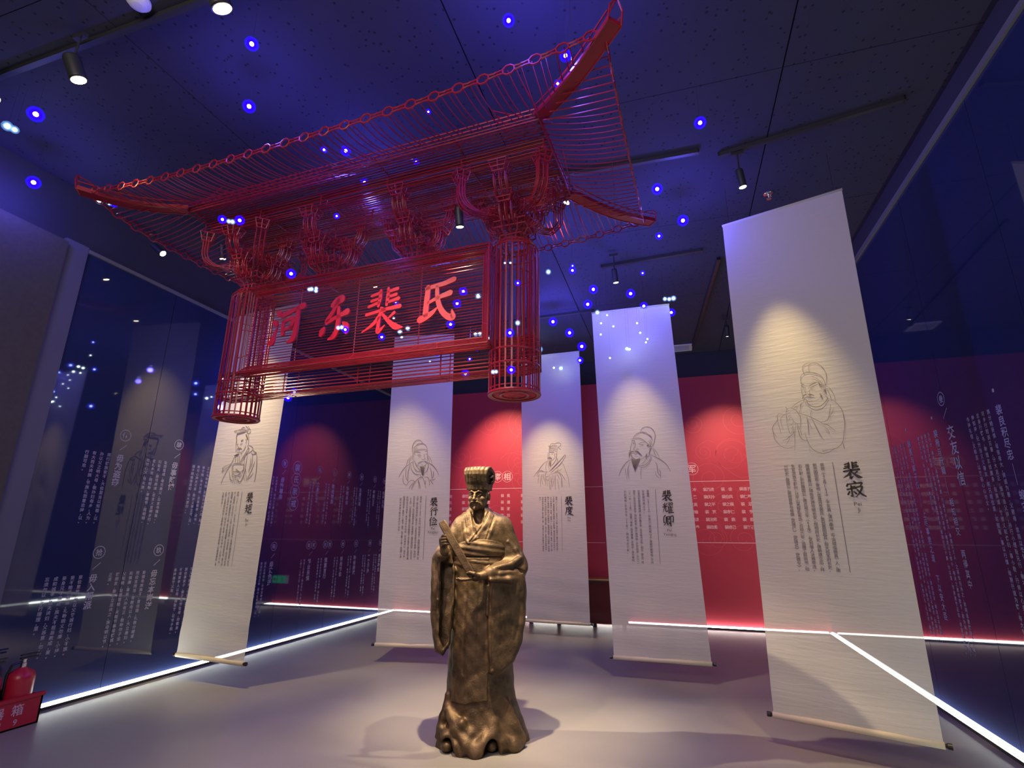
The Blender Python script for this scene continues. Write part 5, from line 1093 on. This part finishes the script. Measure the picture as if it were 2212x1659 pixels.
MB().tube([(.0,.0,-.01),(.02,0,-.025),(.02,0,-.05),(0,0,-.062)], .003, 5).tube([(.0,.0,-.01),(-.02,0,-.025),(-.02,0,-.05),(0,0,-.062)], .003, 5).build('yoke', M['chrome'], t)
MB().lathe([(.022,-.062),(.022,-.065)], 16).build('deflector', M['chrome'], t)
t = empty('smoke_detector', (-3.01, 1.73, ZC)); tag(t, 'round white smoke detector on the ceiling at the top edge', 'detector')
MB().lathe([(.07,0),(.07,-.014),(.066,-.018)], 24).build('base', M['white_plastic'], t); MB().lathe([(.055,-.018),(.053,-.035),(.03,-.045),(.006,-.047)], 24).build('dome', M['white_plastic'], t)

# --- star lights: small bulbs on thin cords, each inside two added glow halo shells
STARS=[(-0.73,2.28,4.40,'b',3,'ceil'),(-2.30,1.97,4.40,'b',3,'ceil'),(-2.69,2.37,4.40,'b',3,'ceil'),(-4.16,1.95,4.35,'b',3,'left'),(-4.49,1.97,4.35,'w',3,'left'),
(-4.48,2.01,4.35,'w',2.4,'left'),(-5.04,2.48,4.35,'b',2.6,'left'),(-4.76,2.83,4.35,'w',2.4,'left'),(-4.71,2.88,4.35,'w',2,'left'),(-4.66,2.89,4.35,'b',2,'left'),
(-0.44,2.52,4.30,'b',3,'tip'),(-0.53,2.71,4.30,'b',2,'tip'),(-1.50,2.80,4.42,'b',1.6,'soffit'),(-2.31,2.98,4.42,'b',3,'soffit'),(-2.47,2.92,4.42,'b',2,'soffit'),
(-2.38,3.36,4.42,'b',2.4,'soffit'),(-1.83,3.26,4.42,'b',2,'soffit'),(-2.18,2.79,3.68,'b',1.8,'soffit'),(-3.31,2.85,3.90,'b',2.4,'soffit'),(-3.24,2.85,3.87,'w',2.2,'soffit'),
(-3.19,2.84,3.85,'w',2.4,'soffit'),(-3.12,2.84,3.85,'b',2.8,'soffit'),(0.38,3.45,4.40,'b',3,'right'),(0.05,4.16,4.40,'b',3,'right'),(0.27,4.73,4.40,'b',3,'right'),
(0.04,4.95,4.40,'b',2,'right'),(-1.15,5.10,4.25,'w',3,'mid'),(-0.89,5.14,4.25,'b',2.4,'mid'),(-0.87,5.04,4.25,'b',1.4,'mid'),(-0.74,5.67,4.25,'b',3,'mid'),
(-0.33,5.91,4.25,'b',3,'mid'),(-0.87,6.07,4.25,'b',3,'mid'),(-0.20,6.32,4.25,'b',2.6,'mid'),(0.06,6.18,4.25,'w',2.4,'mid'),(0.11,6.20,4.25,'w',2.4,'mid'),
(0.16,6.19,4.25,'w',2.8,'mid'),(0.13,6.63,4.25,'b',2.6,'mid'),(-0.16,5.42,4.25,'b',1.6,'mid'),(-0.77,6.20,4.18,'w',2.8,'s5'),(-0.65,6.20,4.13,'w',1.4,'s5'),
(-0.73,6.20,4.03,'w',1.4,'s5'),(-0.58,6.20,3.97,'w',1.4,'s5'),(-0.74,6.20,3.88,'w',1.4,'s5'),(-0.29,6.20,3.98,'w',1.4,'s5'),(-0.26,6.20,3.85,'w',1.4,'s5'),
(-0.18,6.20,3.76,'w',1.4,'s5'),(-0.20,6.20,3.72,'w',1.4,'s5'),(-0.43,6.20,3.66,'w',2.6,'s5'),(-0.40,6.20,3.65,'w',2,'s5'),(-0.64,6.20,3.56,'w',1.4,'s5'),
(-1.30,8.20,4.47,'b',3,'s4'),(-2.02,8.20,4.49,'w',3.4,'s4'),(-1.34,8.20,4.23,'b',2.4,'s4'),(-1.66,8.20,4.12,'w',3,'s4'),(-1.78,8.20,4.14,'w',1.6,'s4'),
(-2.64,2.93,3.36,'b',3,'sign'),(-2.45,2.92,3.20,'w',2.2,'sign'),(-2.43,2.92,3.20,'w',2.4,'sign'),(-2.39,2.92,3.20,'w',2,'sign'),(-2.39,2.92,3.18,'w',2.2,'sign'),
(-2.22,2.99,2.90,'w',2.4,'sign'),(-2.19,2.99,2.90,'w',2.6,'sign'),(-2.16,2.99,2.88,'b',2.4,'sign'),(-2.11,5.00,4.10,'b',3,'signback'),(-2.18,5.00,3.96,'b',3,'signback'),
(-1.93,5.00,4.02,'w',3.4,'signback'),(-2.25,5.00,3.72,'b',3,'signback'),(-2.88,5.00,3.70,'w',2.8,'signback'),(-2.78,5.00,3.73,'w',2.8,'signback'),(-2.85,5.00,3.63,'w',1.8,'signback'),
(-3.11,5.00,3.66,'b',2.4,'signback'),(-2.97,5.00,3.88,'w',1.6,'signback'),(-2.96,5.00,4.08,'b',1.8,'signback'),(-1.95,5.00,3.57,'w',2.6,'signback'),(-1.90,5.00,3.57,'w',2.6,'signback'),
(-1.80,5.00,3.51,'w',2.4,'signback'),(-1.83,5.00,3.46,'w',2.8,'signback'),(-1.90,5.00,3.44,'w',1.4,'signback'),(-1.93,5.00,3.40,'b',1.8,'signback'),(-2.40,5.00,3.39,'b',2,'signback'),
(-2.48,5.00,3.30,'w',1.6,'signback'),(-2.01,5.00,3.29,'b',1.6,'signback'),(-0.85,2.89,2.74,'w',3,'column'),(-0.90,2.89,2.68,'b',3,'column'),(-0.85,2.89,3.01,'b',2,'column'),
(-0.89,2.89,2.44,'b',3,'column'),(-1.01,2.90,2.44,'w',2.6,'column'),(-0.99,2.90,2.44,'w',2.4,'column'),(-0.94,2.90,3.17,'w',1.4,'column'),(-0.90,2.89,3.16,'w',1.4,'column'),
(-1.52,7.00,4.46,'b',3,'s4'),(-1.28,7.00,4.26,'b',3,'s4'),(-2.30,5.60,3.32,'b',3,'below'),(-4.83,5.60,3.20,'b',2.4,'below'),(-4.74,5.60,3.27,'b',2.4,'below')]
GLOW = {(-2.69,2.37):8,(-1.15,5.10):10,(-.33,5.91):10,(-2.25,5.0):15,(-1.52,7.0):16,(-1.28,7.0):8,(-2.38,3.36):7,(-.44,2.52):9,(.27,4.73):10,(-4.83,5.60):18,(-5.04,2.48):8,(-.73,2.28):8}

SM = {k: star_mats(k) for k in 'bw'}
_sp = MB().lathe([(.02,-1),(.5,-.86),(.86,-.5),(1,0),(.86,.5),(.5,.86),(.02,1)], 12)
PHR = dict(ceil='on the ceiling above the gate roof', left='left of the gate roof', tip='at the upturned roof corner', soffit='under the gate roof', right='on the ceiling right of the gate roof',
           mid='between the gate and the long-bearded scroll', s5='in front of the long-bearded scroll', s4='around the top of the tablet scroll', sign='in front of the name board', signback='shining through the board wires', column='in front of the right column', below='below the tie beam of the gate')
NUM = ['first','second','third','fourth','fifth','sixth','seventh','eighth','ninth','tenth','eleventh','twelfth','thirteenth','fourteenth','fifteenth','sixteenth']
_cam = Vector((0,0,1.5)); _cnt = {}
def azim(s): return math.atan2(s[0], s[1])
_lm = {}
for s in sorted(STARS, key=azim):
    x, y, z, k, rp, reg = s
    kk = (reg, k); _cnt[kk] = _cnt.get(kk, 0)+1
    tot = sum(1 for q in STARS if q[5] == reg and q[3] == k)
    colr = 'blue' if k == 'b' else 'white'
    lab = (f'{NUM[_cnt[kk]-1]} {colr} star from the left {PHR[reg]}' if tot > 1 else f'only {colr} star {PHR[reg]}')
    t = empty('star_light', (x, y, z)); tag(t, lab, 'star light', 'hanging blue and white star lights')
    rc = (Vector((x,y,z))-_cam).length*rp/1132*(1.15 if reg in ('ceil','right','tip','left') else 1.0)
    key = (k,)
    for nm, R, m_ in (('core', rc, SM[k][0]), ('bulb', rc*(2.2 if k == 'b' else 1.5), SM[k][1]), ('outer_halo', rc*(3.2 if k == 'b' else 2.1), SM[k][2])):  # only the core is the light; both larger shells imitate lens bloom
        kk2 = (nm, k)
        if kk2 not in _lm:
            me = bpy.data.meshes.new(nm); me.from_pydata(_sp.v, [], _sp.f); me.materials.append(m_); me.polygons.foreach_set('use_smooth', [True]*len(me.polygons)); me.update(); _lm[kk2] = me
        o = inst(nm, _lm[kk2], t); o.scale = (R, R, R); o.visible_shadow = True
    MB().tube([(0,0,rc), (0,0,ZC-z)], .0006, 3, cap=False).build('cord', M['knob'], t)
    if (round(x,2), round(y,2)) in GLOW:
        lamp('star_glow', 'POINT', (0,0,-rc*3.7), GLOW[(round(x,2), round(y,2))], (.10,.08,1.0), None, .04, parent=t)

# --- fire extinguisher box by the left wall
t = empty('extinguisher_box', (-5.20, 3.13, 0)); tag(t, 'red box holding two fire extinguishers at the foot of the left wall', 'fire extinguisher box')
mb = MB(); mb.box((-.10,-.36,0),(.14,.36,.012)); mb.box((.125,-.36,0),(.14,.36,.21)); mb.box((-.10,-.36,0),(-.085,.36,.26)); mb.box((-.10,-.36,0),(.14,-.345,.21)); mb.box((-.10,.345,0),(.14,.36,.21)); mb.box((.11,-.37,.20),(.15,.37,.225))
mb.build('box', M['ext_red'], t)
pl = Plate((.14,0,0), (0,1,0), (0,0,1), .002); pl.row('灭火器箱', -.20, .135, .085, .13, .012); pl.row('火警119', -.21, .05, .06, .10, .01)
pl.build('lettering', mat('faded_white_print', (.55,.35,.4), .6), t)
for i, y in enumerate((.0, .235)):
    e = empty('fire_extinguisher', (-5.18, 3.13+y, .012)); tag(e, 'red fire extinguisher in the floor box, '+('nearer the frame edge' if i == 0 else 'beside the light strip'), 'fire extinguisher', 'extinguishers in the red box')
    MB().lathe([(.090,0),(.096,.01),(.096,.33),(.085,.37),(.045,.395),(.022,.41)], 24).build('cylinder', M['ext_red'], e, True)
    MB().lathe([(.022,.41),(.022,.44),(.016,.445),(.016,.47)], 14).build('valve', M['chrome'], e)
    MB().box((-.012,-.03,.47),(.012,.10,.482)).box((-.010,-.03,.495),(.010,.11,.505)).build('lever', M['knob'], e)
    MB().tube([(0,-.02,.45),(0,-.08,.44),(0,-.105,.37),(0,-.10,.2)], .009, 8).build('hose', M['knob'], e)
